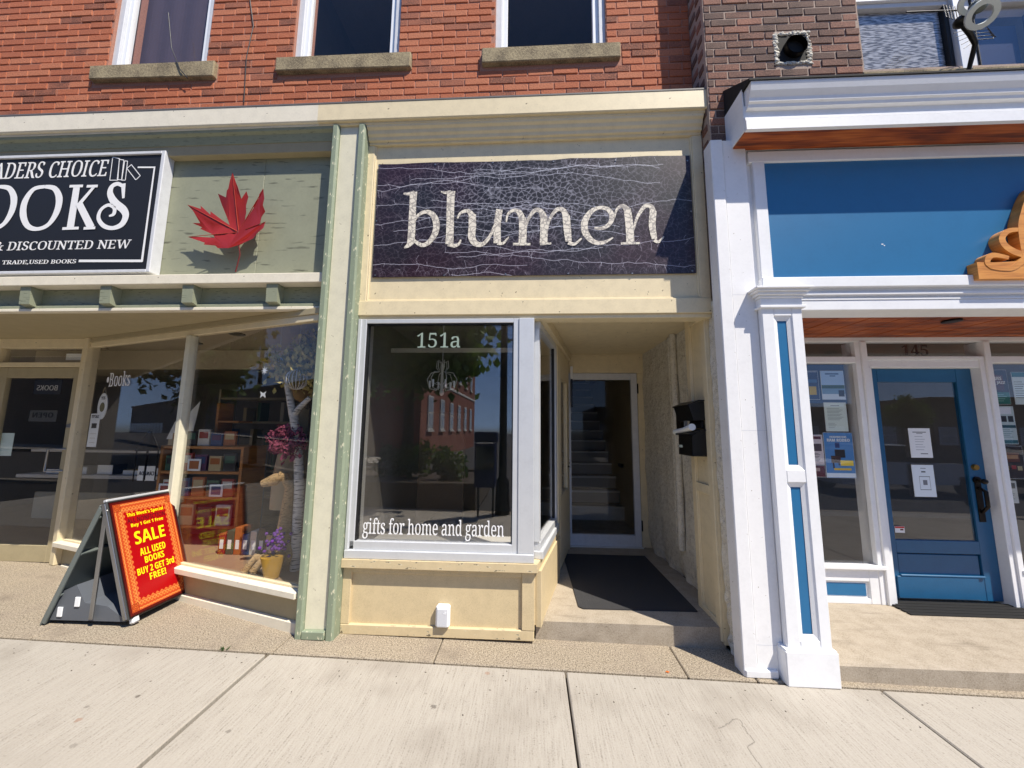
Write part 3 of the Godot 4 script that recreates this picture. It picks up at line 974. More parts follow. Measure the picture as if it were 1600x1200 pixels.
# one panelled board: frame with a sunk field
func framed(parent: Node3D, called: String, m_frame: Material, m_field: Material, x0: float, x1: float, y0: float, y1: float, z: float, w: float, deep: float) -> MeshInstance3D:
	var f := bx(parent, called, m_field, x0, x1, y0, y1, z - deep - 0.03, z - deep)
	bx(f, "stile", m_frame, x0, x0 + w, y0, y1, z - deep - 0.0, z)
	bx(f, "stile", m_frame, x1 - w, x1, y0, y1, z - deep - 0.0, z)
	bx(f, "rail", m_frame, x0 + w, x1 - w, y1 - w, y1, z - deep, z - 0.001)
	bx(f, "rail", m_frame, x0 + w, x1 - w, y0, y0 + w, z - deep, z - 0.001)
	return f

func build_gift_shop() -> void:
	var o := thing("gift_shop_front", "narrow cream painted shop front with aluminium bay window and deep entry", "shop front")
	# fascia board that carries the sign
	var fa := bx(o, "fascia", M.cream, -1.31, 1.31, 2.43, 3.77, -0.10, -0.012)
	bx(fa, "stile", M.cream, -1.36, -1.295, 2.43, 3.765, -0.10, 0.006)
	bx(fa, "stile", M.cream, 1.262, 1.338, 2.43, 3.765, -0.10, 0.006)
	bx(fa, "bead", M.cream, -1.295, -1.283, 2.432, 3.764, -0.06, 0.0)
	bx(fa, "bead", M.cream, 1.250, 1.262, 2.432, 3.764, -0.06, 0.0)
	bx(fa, "bead", M.cream, -1.283, 1.250, 2.432, 2.444, -0.06, -0.002)
	bx(fa, "rail", M.cream, -1.36, 1.338, 2.315, 2.43, -0.12, 0.012)
	bx(fa, "rail", M.cream, -1.36, 1.338, 2.285, 2.315, -0.12, -0.004)
	# pilaster between the two shops: two sage strips with a cream face sunk between them
	var pl := bx(o, "pilaster", M.pale_cream, -1.565, -1.405, 0.06, 3.893, -0.1, 0.062)
	for s in [[-1.622, -1.565], [-1.405, -1.345]]:
		var st := MB.new()
		var a: float = s[0]
		var b: float = s[1]
		var prof := PackedVector2Array([Vector2(a, -0.1), Vector2(b, -0.1), Vector2(b, 0.076), Vector2(b - 0.012, 0.091), Vector2(a + 0.012, 0.091), Vector2(a, 0.076)])
		for i in prof.size():
			var p := prof[i]
			var q := prof[(i + 1) % prof.size()]
			var out := Vector3(q.y - p.y, 0, -(q.x - p.x))
			st.quad(Vector3(p.x, G(a, 0.1), p.y), Vector3(q.x, G(a, 0.1), q.y), Vector3(q.x, 3.892, q.y), Vector3(p.x, 3.892, p.y), out)
		made(pl, "strip", st, M.sage)
	bx(pl, "foot_rail", M.sage, -1.565, -1.405, G(-1.5, 0.1) + 0.003, 0.062, -0.05, 0.096, 0.004)
	# bay: base with sunk panel, sill, aluminium frame
	var base := bx(o, "bay_base", M.cream_base, -1.345, 0.02, 0.005, 0.462, -0.30, -0.022)
	bx(base, "rail", M.cream_rail, -1.345, 0.024, 0.004, 0.072, -0.05, 0.0, 0.005)
	bx(base, "stile", M.cream_base, -1.345, -1.283, 0.072, 0.462, -0.05, -0.001)
	bx(base, "stile", M.cream_base, -0.062, 0.026, 0.0725, 0.462, -0.05, 0.002)
	bx(base, "rail", M.cream_base, -1.283, -0.062, 0.415, 0.462, -0.05, -0.004)
	# side of the bay runs back at a slant to the stair door
	var s0 := Vector2(0.025, -0.02)
	var s1 := Vector2(0.222, -0.90)
	var s2 := Vector2(0.415, -1.76)
	var sb := beam(o, "bay_side_base", M.cream_base, s0, s1, 0.09, 0.462, 0.04, 0.003, 0.03)
	for e in [[s0, s0.lerp(s1, 0.06)], [s0.lerp(s1, 0.94), s1]]:
		beam(sb, "stile", M.cream_base, e[0], e[1], 0.10, 0.4615, 0.022, 0.003, -0.002)
	beam(sb, "rail", M.cream_rail, s0.lerp(s1, 0.06), s0.lerp(s1, 0.94), 0.10, 0.17, 0.021, 0.003, -0.002)
	# sill boards
	var sl := MB.new()
	var poly := PackedVector2Array([Vector2(-1.343, -0.08), Vector2(-1.343, 0.038), Vector2(0.045, 0.038), Vector2(0.268, -0.93), Vector2(0.19, -0.95), Vector2(-0.03, -0.08)])
	sl.slab(poly, 0.463, 0.518)
	for i in sl.v.size():
		sl.v[i] = Vector3(sl.v[i].x, sl.v[i].z, sl.v[i].y)
		sl.n[i] = Vector3(sl.n[i].x, sl.n[i].z, sl.n[i].y)
	for i in range(0, sl.v.size(), 3):   # the swap of axes mirrors the triangles
		var tmp := sl.v[i + 1]
		sl.v[i + 1] = sl.v[i + 2]; sl.v[i + 2] = tmp
	made(o, "bay_sill", sl, M.cream_rail)
	# aluminium window
	var al: Material = M.aluminium
	var fw := bx(o, "bay_window", al, -1.338, 0.022, 0.519, 0.578, -0.06, 0.024, 0.004)
	bx(fw, "bottom_rail", al, -1.31, -0.135, 0.578, 0.636, -0.06, 0.006)
	bx(fw, "jamb", al, -1.340, -1.276, 0.579, 2.285, -0.06, 0.006)
	bx(fw, "jamb_step", al, -1.340, -1.315, 0.579, 2.284, -0.04, 0.016)
	bx(fw, "head_rail", al, -1.276, -0.135, 2.252, 2.285, -0.06, 0.004)
	bx(fw, "jamb", al, -0.135, -0.094, 0.578, 2.285, -0.06, 0.004)
	bx(fw, "corner_post", al, -0.094, 0.022, 0.578, 2.285, -0.07, 0.014, 0.004)
	bx(fw, "gasket", M.dark_gasket, -1.276, -1.266, 0.636, 2.252, -0.05, -0.004, 0.0)
	bx(fw, "gasket", M.dark_gasket, -0.143, -0.135, 0.636, 2.252, -0.05, -0.004, 0.0)
	bx(fw, "gasket", M.dark_gasket, -1.266, -0.143, 2.242, 2.252, -0.05, -0.004, 0.0)
	bx(fw, "pane", M.glass, -1.276, -0.135, 0.636, 2.252, -0.022, -0.016, 0.0)
	bx(fw, "pane", M.glass, -1.276, -0.135, 0.636, 2.252, -0.038, -0.033, 0.0)
	bx(fw, "pane", M.glass, -1.276, -0.135, 0.636, 2.252, -0.054, -0.049, 0.0)
	var sw := beam(o, "bay_side_window", al, s0 + Vector2(0.02, -0.05), s1, 0.519, 0.575, 0.09, 0.004)
	beam(sw, "bottom_rail", al, s0 + Vector2(0.014, -0.06), s1, 0.575, 0.635, 0.06)
	beam(sw, "head_rail", al, s0 + Vector2(0.014, -0.06), s1, 2.23, 2.285, 0.06)
	beam(sw, "jamb", al, s0.lerp(s1, 0.06), s0.lerp(s1, 0.115), 0.635, 2.23, 0.05)
	beam(sw, "jamb", al, s0.lerp(s1, 0.93), s1, 0.635, 2.23, 0.06)
	beam(sw, "gasket", M.dark_gasket, s0.lerp(s1, 0.905), s0.lerp(s1, 0.93), 0.635, 2.23, 0.03, 0.0)
	beam(sw, "pane", M.glass, s0.lerp(s1, 0.115), s0.lerp(s1, 0.93), 0.635, 2.23, 0.006, 0.0)
	beam(o, "side_lintel", M.cream, s0, s2, 2.285, 2.37, 0.10, 0.003, 0.02)
	# side door into the shop, beyond the bay window
	beam(o, "side_post", M.cream, s1, s1.lerp(s2, 0.10), 0.09, 2.285, 0.08)
	beam(o, "side_post", M.cream, s1.lerp(s2, 0.90), s2, 0.09, 2.285, 0.08)
	beam(o, "side_head", M.cream, s1.lerp(s2, 0.10), s1.lerp(s2, 0.90), 2.12, 2.285, 0.08)
	var sd := beam(o, "side_door", M.cream, s1.lerp(s2, 0.10), s1.lerp(s2, 0.90), 0.13, 0.80, 0.045, 0.003, 0.02)
	beam(sd, "stile", M.cream, s1.lerp(s2, 0.10), s1.lerp(s2, 0.24), 0.80, 2.12, 0.045, 0.003, 0.02)
	beam(sd, "stile", M.cream, s1.lerp(s2, 0.76), s1.lerp(s2, 0.90), 0.80, 2.12, 0.045, 0.003, 0.02)
	beam(sd, "top_rail", M.cream, s1.lerp(s2, 0.24), s1.lerp(s2, 0.76), 1.98, 2.12, 0.045, 0.003, 0.02)
	beam(sd, "pane", M.glass, s1.lerp(s2, 0.24), s1.lerp(s2, 0.76), 0.80, 1.98, 0.006, 0.0, 0.02)
	var kn := MB.new()
	var kp := s1.lerp(s2, 0.83)
	kn.tube([Vector3(kp.x, 1.03, kp.y), Vector3(kp.x + 0.05, 1.03, kp.y + 0.01)], [0.01], 8)
	kn.tube([Vector3(kp.x + 0.05, 1.03, kp.y + 0.01), Vector3(kp.x + 0.052, 1.02, kp.y - 0.09)], [0.009], 8)
	made(sd, "handle", kn, M.bronze)
	# entry: step, ceiling, end wall with the stair door, rendered side wall and panelled board
	var stp := MB.new()
	stp.slab(PackedVector2Array([Vector2(0.035, 0.068), Vector2(1.335, 0.068), Vector2(1.42, 0.7), Vector2(1.38, 2.5), Vector2(0.3, 2.5), Vector2(0.03, 0.35)]), -0.12, 0.105)
	for i in stp.v.size():
		stp.v[i] = Vector3(stp.v[i].x, stp.v[i].z, -stp.v[i].y)
		stp.n[i] = Vector3(stp.n[i].x, stp.n[i].z, -stp.n[i].y)
	made(o, "step", stp, M.step)
	bx(o, "entry_ceiling", M.cream, -0.02, 1.5, 2.372, 2.41, -1.85, -0.12, 0.0)
	var ew := -1.80
	bx(o, "end_wall", M.cream, 0.38, 1.45, 2.142, 2.40, ew - 0.05, ew + 0.012)
	bx(o, "end_wall", M.cream, 1.285, 1.45, 0.105, 2.142, ew - 0.05, ew + 0.010)
	bx(o, "end_wall", M.cream, 0.30, 0.408, 0.105, 2.142, ew - 0.05, ew + 0.010)
	bx(o, "ceiling_bead", M.cream, 0.45, 1.20, 2.36, 2.371, ew + 0.012, ew + 0.05)
	var dr := bx(o, "stair_door", M.vinyl_worn, 0.413, 0.480, 0.115, 2.138, ew - 0.03, ew + 0.02)
	bx(dr, "stile", M.vinyl_worn, 1.206, 1.279, 0.115, 2.138, ew - 0.03, ew + 0.02)
	bx(dr, "top_rail", M.vinyl_worn, 0.480, 1.206, 2.058, 2.138, ew - 0.03, ew + 0.018)
	bx(dr, "bottom_rail", M.vinyl_worn, 0.480, 1.206, 0.115, 0.243, ew - 0.03, ew + 0.018)
	bx(dr, "pane", M.glass_upper, 0.480, 1.206, 0.243, 2.058, ew - 0.008, ew - 0.002, 0.0)
	bx(dr, "lock", M.steel, 0.425, 0.468, 1.0, 1.10, ew + 0.02, ew + 0.035)
	var ph := MB.new()
	ph.tube([Vector3(0.447, 1.06, ew + 0.03), Vector3(0.447, 1.06, ew + 0.07), Vector3(0.40, 1.05, ew + 0.085)], [0.012, 0.012, 0.01], 8)
	made(dr, "handle", ph, M.bronze)
	bx(dr, "closer_bracket", M.vinyl_white, 0.475, 0.505, 2.05, 2.22, ew + 0.021, ew + 0.045)
	bx(dr, "closer_arm", M.black_metal, 0.478, 0.502, 1.72, 2.06, ew + 0.03, ew + 0.06)
	for hy in [0.35, 1.95]:
		bx(dr, "hinge", M.bronze, 1.279, 1.293, hy - 0.06, hy + 0.06, ew + 0.01, ew + 0.03)
	bx(o, "threshold", M.aluminium, 0.40, 1.29, 0.104, 0.116, ew - 0.05, ew + 0.05)
	# rendered wall, uneven, from the board back to the stair door
	var sc := MB.new()
	var ny := 30
	var nz := 24
	var P := func(i: int, j: int) -> Vector3:
		var y := lerpf(0.08, 2.40, float(i) / ny)
		var z := lerpf(-0.36, -1.83, float(j) / nz)
		var nn := sin(y * 7.0 + z * 5.0) * 0.006 + sin(y * 19.0 - z * 13.0) * 0.004 + sin(z * 31.0 + y * 3.0) * 0.003
		return Vector3(lerpf(1.415, 1.352, float(j) / nz) + nn + (0.03 * exp(-(y - 0.08) * 9.0)) * (1.0 + sin(z * 17.0)), y, z)
	for i in ny:
		for j in nz:
			sc.quad(P.call(i, j), P.call(i, j + 1), P.call(i + 1, j + 1), P.call(i + 1, j), Vector3.LEFT)
	made(o, "rendered_wall", sc, M.stucco)
	sc = MB.new()
	var E := func(i: int, j: int) -> Vector3:
		var y := lerpf(-0.1, 2.40, i / 70.0)
		var z := lerpf(-0.048, 0.105, j / 5.0)
		var rough := sin(y * 23.0 + z * 40.0) * 0.003 + sin(y * 61.0 - z * 90.0) * 0.002 + sin(y * 9.0) * 0.003
		var worn := 0.022 * exp(-(y + 0.05) * 4.5) * (1.0 + sin(y * 47.0 + z * 70.0))
		return Vector3(1.333 + rough + worn, y, z)
	for i in 70:
		for j in 5:
			sc.quad(E.call(i, j), E.call(i, j + 1), E.call(i + 1, j + 1), E.call(i + 1, j), Vector3.LEFT)
	sc.box(Vector3(1.42, 1.15, 0.0), Vector3(0.08, 2.5, 0.09))
	made(o, "wall_end", sc, M.stucco)
	# panelled board on the side of the entry, facing it
	var pb := bx(o, "panelled_board", M.cream, 1.318, 1.42, 0.0, 2.372, -0.40, -0.05)
	for s in [[-0.398, -0.33], [-0.12, -0.052]]:
		bx(pb, "stile", M.cream, 1.300, 1.319, 0.02, 2.371, s[0], s[1])
	for s in [[0.021, 0.14], [0.98, 1.05], [2.30, 2.370]]:
		bx(pb, "rail", M.cream, 1.3005, 1.319, s[0], s[1], -0.33, -0.12)
	for s in [[0.14, 0.98], [1.05, 2.30]]:
		bx(pb, "bead", M.cream, 1.309, 1.319, s[0], s[1], -0.33, -0.318)
		bx(pb, "bead", M.cream, 1.309, 1.319, s[0], s[1], -0.132, -0.12)
	# window display: pale floor, valance and a dark shop behind
	bx(o, "display_floor", M.plaster_white, -1.33, 0.0, 0.50, 0.518, -0.62, -0.07, 0.0)
	bx(o, "shop_side_wall", M.room_wall, -1.42, -1.34, 0.0, 2.5, -4.0, -0.1, 0.0)
	bx(o, "shop_back_wall", M.room_wall, -1.42, 0.46, 0.0, 2.5, -4.05, -4.0, 0.0)
	bx(o, "shop_floor", M.room_floor, -1.42, 0.46, -0.02, 0.02, -4.0, -0.3, 0.0)
	bx(o, "shop_ceiling", M.room_wall, -1.42, 0.46, 2.412, 2.44, -4.0, -0.1, 0.0)
	bx(o, "shop_side_wall", M.room_wall, 0.40, 0.46, 0.0, 2.5, -4.0, -1.86, 0.0)
	bx(o, "valance", M.plaster_white, -1.33, 0.0, 2.16, 2.20, -0.66, -0.64, 0.0)
	bx(o, "display_screen", M.bark, -1.05, -0.62, 0.52, 1.6, -0.75, -0.72)
	bx(o, "side_curtain", M.plaster_white, -1.325, -1.318, 0.52, 2.38, -0.22, -0.09, 0.0)

func build_stairs() -> void:
	var o := thing("staircase", "straight grey staircase climbing behind the glass entry door", "stairs", Vector3(0.9, 0.1, -2.9))
	for k in 13:
		var y := 0.12 + 0.19 * (k + 1)
		var z := -3.05 - 0.265 * k
		var t := bx(o, "tread", M.carpet_stair, 0.47, 1.40, y - 0.19, y - 0.012, z - 0.30, z - 0.02, 0.004)
		bx(t, "nosing", M.nosing, 0.47, 1.40, y - 0.03, y, z - 0.03, z, 0.004)
	bx(o, "side_wall", M.room_tan, 1.40, 1.46, 0.1, 5.0, -6.8, -1.86, 0.0)
	bx(o, "side_wall", M.room_tan, 0.465, 0.475, 2.5, 5.0, -6.8, -1.86, 0.0)
	bx(o, "side_wall", M.room_tan, 0.462, 0.470, 0.1, 2.5, -6.8, -1.86, 0.0)
	bx(o, "back_wall", M.room_wall, 0.4, 1.46, 0.1, 5.0, -6.9, -6.8, 0.0)
	bx(o, "upper_ceiling", M.room_wall, 0.4, 1.46, 2.6, 2.65, -4.4, -1.86, 0.0)
	bx(o, "handrail", M.bronze, 1.33, 1.36, 0.9, 0.95, -3.1, -2.9)
	bx(o, "hall_floor", M.step, 0.4, 1.44, 0.08, 0.108, -3.2, -2.5, 0.0)
	bx(o, "wainscot", M.plaster_white, 0.48, 1.395, 0.11, 0.30, -3.068, -3.062, 0.0)

# photo pixel -> point on the plane z = depth (used only to read positions off the photograph)
func px(u: float, v: float, z: float) -> Vector3:
	var d := view * Vector3((u - 800.0) / 575.0, -(v - 600.0) / 575.0, -1.0)
	return EYE + d * ((z - EYE.z) / d.z)

func wz(x: float) -> float:
	return -0.02 + 0.30 * (x + 1.72)

func build_book_shop() -> void:
	var o := thing("book_shop_front", "olive green shop front with slanted display window and bracketed ledge", "shop front", Vector3(-3.5, 0, 0))
	bx(o, "fascia", M.olive, -2.262, -1.60, 2.55, 3.73, -0.10, -0.048)
	bx(o, "fascia", M.olive, -9.0, -2.264, 2.55, 3.73, -0.10, -0.048)
	bx(o, "ledge", M.ledge_white, -9.0, -1.622, 2.572, 2.652, -0.05, 0.052, 0.005)
	bx(o, "apron_board", M.olive_bracket, -9.0, -1.60, 2.40, 2.571, -0.10, -0.045)
	for k in 6:
		var xb := -2.086 - 0.6975 * k
		var b := MB.new()
		b.run_x([Vector2(-0.046, 2.571), Vector2(0.036, 2.571), Vector2(0.030, 2.425), Vector2(-0.044, 2.405)], xb - 0.004, xb + 0.088)
		made(o, "bracket", b, M.olive_bracket)
	bx(o, "lower_rail", M.olive_bracket, -9.0, -1.60, 2.398, 2.424, -0.05, -0.012)
	bx(o, "lower_rail", M.ledge_white, -9.0, -1.60, 2.372, 2.397, -0.06, -0.002)
	bx(o, "entry_ceiling", M.khaki, -9.0, -1.60, 2.374, 2.40, -1.3, -0.06, 0.0)
	# slanted display window
	var a := Vector2(-1.62, wz(-1.62))
	var m := Vector2(-3.10, wz(-3.10))
	var c := Vector2(-4.71, wz(-4.71))
	beam(o, "head_rail", M.khaki, a, c, 2.325, 2.374, 0.07)
	beam(o, "head_rail", M.cream, a, c, 2.272, 2.325, 0.05)
	for s in [[a, m], [m, c]]:
		var e: Vector2 = s[0]
		var f: Vector2 = s[1]
		var w := beam(o, "display_window", M.cream, e.lerp(f, 0.012), f.lerp(e, 0.012), 0.300, 0.318, 0.03)
		beam(w, "pane", M.glass_shop, e, f, 0.318, 2.272, 0.006, 0.0)
	beam(o, "mullion", M.pale_cream, m + Vector2(0.028, 0.0084), m - Vector2(0.028, 0.0084), 0.30, 2.272, 0.075, 0.006, -0.012)
	beam(o, "corner_post", M.cream, c + Vector2(0.03, 0.009), c - Vector2(0.05, 0.015), G(-4.7, -0.9), 2.374, 0.11, 0.008)
	beam(o, "sill", M.ledge_white, a, c, 0.252, 0.300, 0.11, 0.006, -0.018)
	beam(o, "kick_board", M.khaki, a, c, 0.0, 0.252, 0.05, 0.003, 0.02)
	beam(o, "base_strip", M.ledge_white, a, c + Vector2(0.1, 0.03), G(-1.7, 0) - 0.02, 0.082, 0.035, 0.004, -0.015)
	# recessed glazed door with transom
	var dz := -0.93
	bx(o, "transom_rail", M.cream, -9, -4.75, 2.272, 2.374, dz - 0.05, dz + 0.03)
	bx(o, "transom_rail", M.cream, -5.9, -4.75, 2.065, 2.115, dz - 0.05, dz + 0.03)
	bx(o, "transom_pane", M.glass, -5.75, -4.76, 2.115, 2.272, dz - 0.02, dz - 0.014, 0.0)
	bx(o, "transom_number", M.paper, -5.05, -4.86, 2.15, 2.22, dz - 0.03, dz - 0.027, 0.0)
	bx(o, "door_post", M.cream, -5.83, -5.74, 0.0, 2.272, dz - 0.05, dz + 0.03)
	var d := bx(o, "door", M.khaki, -5.735, -5.64, 0.08, 2.06, dz - 0.03, dz + 0.015)
	bx(d, "stile", M.khaki, -4.87, -4.77, 0.08, 2.06, dz - 0.03, dz + 0.015)
	bx(d, "top_rail", M.khaki, -5.64, -4.87, 1.95, 2.06, dz - 0.03, dz + 0.013)
	bx(d, "bottom_rail", M.khaki, -5.64, -4.87, 0.08, 0.24, dz - 0.03, dz + 0.013)
	bx(d, "pane", M.glass_shop, -5.64, -4.87, 0.24, 1.95, dz - 0.01, dz - 0.004, 0.0)
	var h := MB.new()
	h.tube([Vector3(-4.83, 1.20, dz + 0.01), Vector3(-4.95, 1.20, dz + 0.07), Vector3(-4.95, 0.98, dz + 0.07), Vector3(-4.83, 0.98, dz + 0.01)], [0.012], 8)
	made(d, "pull_handle", h, M.steel)
	bx(d, "lock", M.steel, -4.85, -4.80, 1.42, 1.46, dz + 0.015, dz + 0.03)
	bx(o, "side_window", M.glass, -9, -5.85, 0.3, 2.27, dz - 0.01, dz, 0.0)
	bx(o, "kick_board", M.khaki, -9, -5.83, 0.0, 0.3, dz - 0.03, dz + 0.02)
	# lettering on the glass
	var t := Basis(Vector3.UP, -atan2(0.3, 1.0))
	words(o, "window_lettering", "•Books", font("Droid Serif"), M.white_vinyl_letter, Vector3(-4.155, 1.915, wz(-4.155) + 0.006), 0.40, 0.15, t)
	# shop inside
	var dp := MB.new()
	dp.slab(PackedVector2Array([Vector2(-1.62, 0.05), Vector2(-1.62, 1.35), Vector2(-4.6, 1.35), Vector2(-4.6, 0.93)]), 0.27, 0.29)
	for i in dp.v.size():
		dp.v[i] = Vector3(dp.v[i].x, dp.v[i].z, -dp.v[i].y)
		dp.n[i] = Vector3(dp.n[i].x, dp.n[i].z, -dp.n[i].y)
	made(o, "display_floor", dp, M.display_board)
	bx(o, "shop_ceiling", M.ceiling_tan, -9, -1.60, 2.34, 2.372, -4.6, -1.30, 0.0)
	var cl := MB.new()
	cl.slab(PackedVector2Array([Vector2(-1.60, 0.06), Vector2(-1.60, 1.32), Vector2(-5.0, 1.32), Vector2(-4.7, 0.99)]), 2.34, 2.370)
	for i in cl.v.size():
		cl.v[i] = Vector3(cl.v[i].x, cl.v[i].z, -cl.v[i].y)
		cl.n[i] = Vector3(cl.n[i].x, cl.n[i].z, -cl.n[i].y)
	made(o, "display_ceiling", cl, M.ceiling_tan)
	bx(o, "ceiling_beam", M.room_tan, -6.0, -1.62, 2.12, 2.34, -1.42, -1.36, 0.0)
	bx(o, "shop_floor", M.room_floor, -9, -1.60, 0.02, 0.04, -4.6, -0.96, 0.0)
	bx(o, "shop_back_wall", M.room_wall, -9, -1.50, 0.0, 2.4, -4.65, -4.6, 0.0)
	bx(o, "shop_side_wall", M.room_wall, -1.60, -1.54, 0.0, 2.4, -4.6, -0.1, 0.0)
	bx(o, "shop_side_wall", M.room_wall, -9.1, -9.0, 0.0, 2.4, -4.6, -0.9, 0.0)
	for q in [[-2.85, -0.62], [-3.62, -0.98]]:
		var disc := MB.new()
		disc.tube([Vector3(q[0], 2.334, q[1]), Vector3(q[0], 2.341, q[1])], [0.07], 16)
		made(o, "ceiling_light", disc, M.bronze)

func build_blue_shop() -> void:
	var o := thing("blue_shop_front", "white and blue shop front with panelled column and wood-lined canopy", "shop front", Vector3(3, 0, 0))
	var wp: Material = M.white_paint
	# flat pilaster on the party wall
	bx(o, "pilaster", M.white_worn, 1.298, 1.383, G(1.34, 0.2), 3.553, 0.10, 0.208, 0.005)
	bx(o, "pilaster", M.white_worn, 1.384, 1.548, G(1.45, 0.2) + 0.002, 3.553, 0.09, 0.198, 0.005)
	for y in [0.14, 1.45, 2.38]:
		bx(o, "pilaster_joint", M.vinyl_worn, 1.385, 1.547, y, y + 0.003, 0.19, 0.1985, 0.0)
	bx(o, "pilaster", wp, 1.540, 1.606, 2.28, 3.553, 0.05, 0.150)
	bx(o, "skirting", M.white_worn, 1.305, 1.50, G(1.4, 0.2), G(1.4, 0.2) + 0.045, 0.15, 0.218, 0.006)
	# panelled column
	var col := bx(o, "column", wp, 1.548, 1.798, 0.10, 2.29, 0.0, 0.222)
	bx(col, "stile", wp, 1.541, 1.618, 0.155, 2.28, 0.21, 0.25, 0.004)
	bx(col, "stile", wp, 1.733, 1.800, 0.155, 2.28, 0.21, 0.25, 0.004)
	for s in [[0.155, 0.20], [1.127, 1.205], [2.212, 2.28]]:
		bx(col, "rail", wp, 1.618, 1.733, s[0], s[1], 0.21, 0.2495, 0.004)
	for s in [[0.20, 1.127], [1.205, 2.212]]:
		bx(col, "blue_panel", M.blue_paint, 1.63, 1.72, s[0] + 0.012, s[1] - 0.012, 0.215, 0.228, 0.0)
		var b := MB.new()
		var q := [Vector2(1.618, s[0]), Vector2(1.733, s[0]), Vector2(1.733, s[1]), Vector2(1.618, s[1])]
		var r := [Vector2(1.646, s[0] + 0.03), Vector2(1.706, s[0] + 0.03), Vector2(1.706, s[1] - 0.03), Vector2(1.646, s[1] - 0.03)]
		for i in 4:
			var j := (i + 1) % 4
			b.quad(Vector3(q[i].x, q[i].y, 0.244), Vector3(q[j].x, q[j].y, 0.244), Vector3(r[j].x, r[j].y, 0.231), Vector3(r[i].x, r[i].y, 0.231), Vector3.BACK)
		made(col, "moulding", b, wp)
	var g := G(1.66, 0.27)
	bx(col, "plinth", wp, 1.512, 1.815, g, 0.150, 0.02, 0.276, 0.005)
	bx(col, "plinth_cap", wp, 1.516, 1.811, 0.150, 0.158, 0.02, 0.270, 0.004)
	for s in [[2.265, 2.283, 0.018], [2.283, 2.335, 0.004], [2.335, 2.352, 0.012], [2.352, 2.372, 0.026], [2.372, 2.388, 0.04], [2.388, 2.402, 0.055]]:
		bx(col, "capital", wp, 1.541 - s[2], 1.800 + s[2], s[0], s[1], 0.05, 0.25 + s[2], 0.003)
	# sign board in a white frame
	bx(o, "sign_board", M.blue_paint, 1.68, 9.0, 2.49, 3.40, 0.05, 0.165)
	bx(o, "board_stile", wp, 1.600, 1.684, 2.506, 3.39, 0.05, 0.18, 0.004)
	bx(o, "board_rail", wp, 1.572, 9.0, 3.385, 3.47, 0.05, 0.181, 0.004)
	bx(o, "board_rail", wp, 1.595, 9.0, 2.432, 2.506, 0.05, 0.195, 0.004)
	var f := MB.new()
	f.run_x([Vector2(0.05, 2.432), Vector2(0.160, 2.432), Vector2(0.158, 2.41), Vector2(0.176, 2.40), Vector2(0.176, 2.385), Vector2(0.150, 2.38), Vector2(0.150, 2.368), Vector2(0.166, 2.358), Vector2(0.166, 2.35), Vector2(0.05, 2.35)], 1.80, 9.0)
	made(o, "lintel_moulding", f, wp)
	bx(o, "lintel", wp, 1.79, 9.0, 2.278, 2.35, -0.02, 0.162, 0.004)
	bx(o, "paint_nick", M.white_paint, 2.435, 2.448, 2.745, 2.752, 0.165, 0.1655, 0.0)
	bx(o, "paint_nick", M.white_paint, 2.450, 2.458, 2.735, 2.742, 0.165, 0.1655, 0.0)
	# canopy
	f = MB.new()
	f.run_x([Vector2(0.131, 3.489), Vector2(0.352, 3.489), Vector2(0.352, 3.478), Vector2(0.38, 3.478), Vector2(0.38, 3.546), Vector2(0.366, 3.55), Vector2(0.372, 3.556), Vector2(0.372, 3.572), Vector2(0.358, 3.58), Vector2(0.358, 3.67), Vector2(0.131, 3.67)], 1.455, 9.0)
	made(o, "canopy", f, wp)
	f = MB.new()
	f.run_x([Vector2(0.20, 3.66), Vector2(0.36, 3.63), Vector2(0.384, 3.635), Vector2(0.388, 3.655), Vector2(0.40, 3.665), Vector2(0.404, 3.69), Vector2(0.425, 3.725), Vector2(0.437, 3.765), Vector2(0.437, 3.782), Vector2(0.20, 3.782)], 1.47, 9.0)
	made(o, "canopy_crown", f, wp)
	f = MB.new()
	f.run_x([Vector2(0.131, 4.02), Vector2(0.446, 3.795), Vector2(0.446, 3.783), Vector2(0.131, 3.783)], 1.455, 9.0)
	made(o, "canopy_roof", f, M.black_matte)
	bx(o, "canopy_end", wp, 1.4525, 1.4605, 3.49, 3.80, 0.131, 0.357, 0.0)
	bx(o, "canopy_soffit", M.wood, 1.46, 9.0, 3.480, 3.4885, 0.182, 0.351, 0.0)
	# entry ceiling of varnished boards
	for k in 34:
		var x := 1.80 + k * 0.118
		bx(o, "ceiling_board", M.wood, x, x + 0.114, 2.284 + 0.002 * (k % 2), 2.30, -0.66, -0.021, 0.004)
	bx(o, "ceiling_backing", M.black_matte, 1.80, 5.8, 2.301, 2.33, -0.70, -0.02, 0.0)
	var dl := MB.new()
	dl.tube([Vector3(3.14, 2.272, -0.12), Vector3(3.14, 2.284, -0.12)], [0.055], 18)
	made(o, "downlight", dl, M.bronze)
	# windows and door, set back
	var z := -0.65
	var fr: Material = M.white_paint
	bx(o, "entry_side_wall", fr, 1.80, 1.84, 0.04, 2.30, -0.70, 0.0)
	bx(o, "head_rail", fr, 1.84, 5.8, 2.245, 2.285, z - 0.06, z + 0.02)
	bx(o, "transom_rail", fr, 1.84, 2.86, 2.055, 2.112, z - 0.06, z + 0.02)
	bx(o, "transom_rail", fr, 2.955, 3.92, 2.085, 2.112, z - 0.06, z + 0.025)
	bx(o, "door_head", fr, 2.955, 3.92, 2.015, 2.085, z - 0.14, z + 0.012)
	bx(o, "transom_rail", fr, 3.975, 5.8, 2.055, 2.112, z - 0.06, z + 0.02)
	bx(o, "post", fr, 2.862, 2.905, 0.05, 2.245, z - 0.12, z + 0.018)
	bx(o, "post", fr, 2.905, 2.955, 0.05, 2.245, z - 0.12, z + 0.034, 0.005)
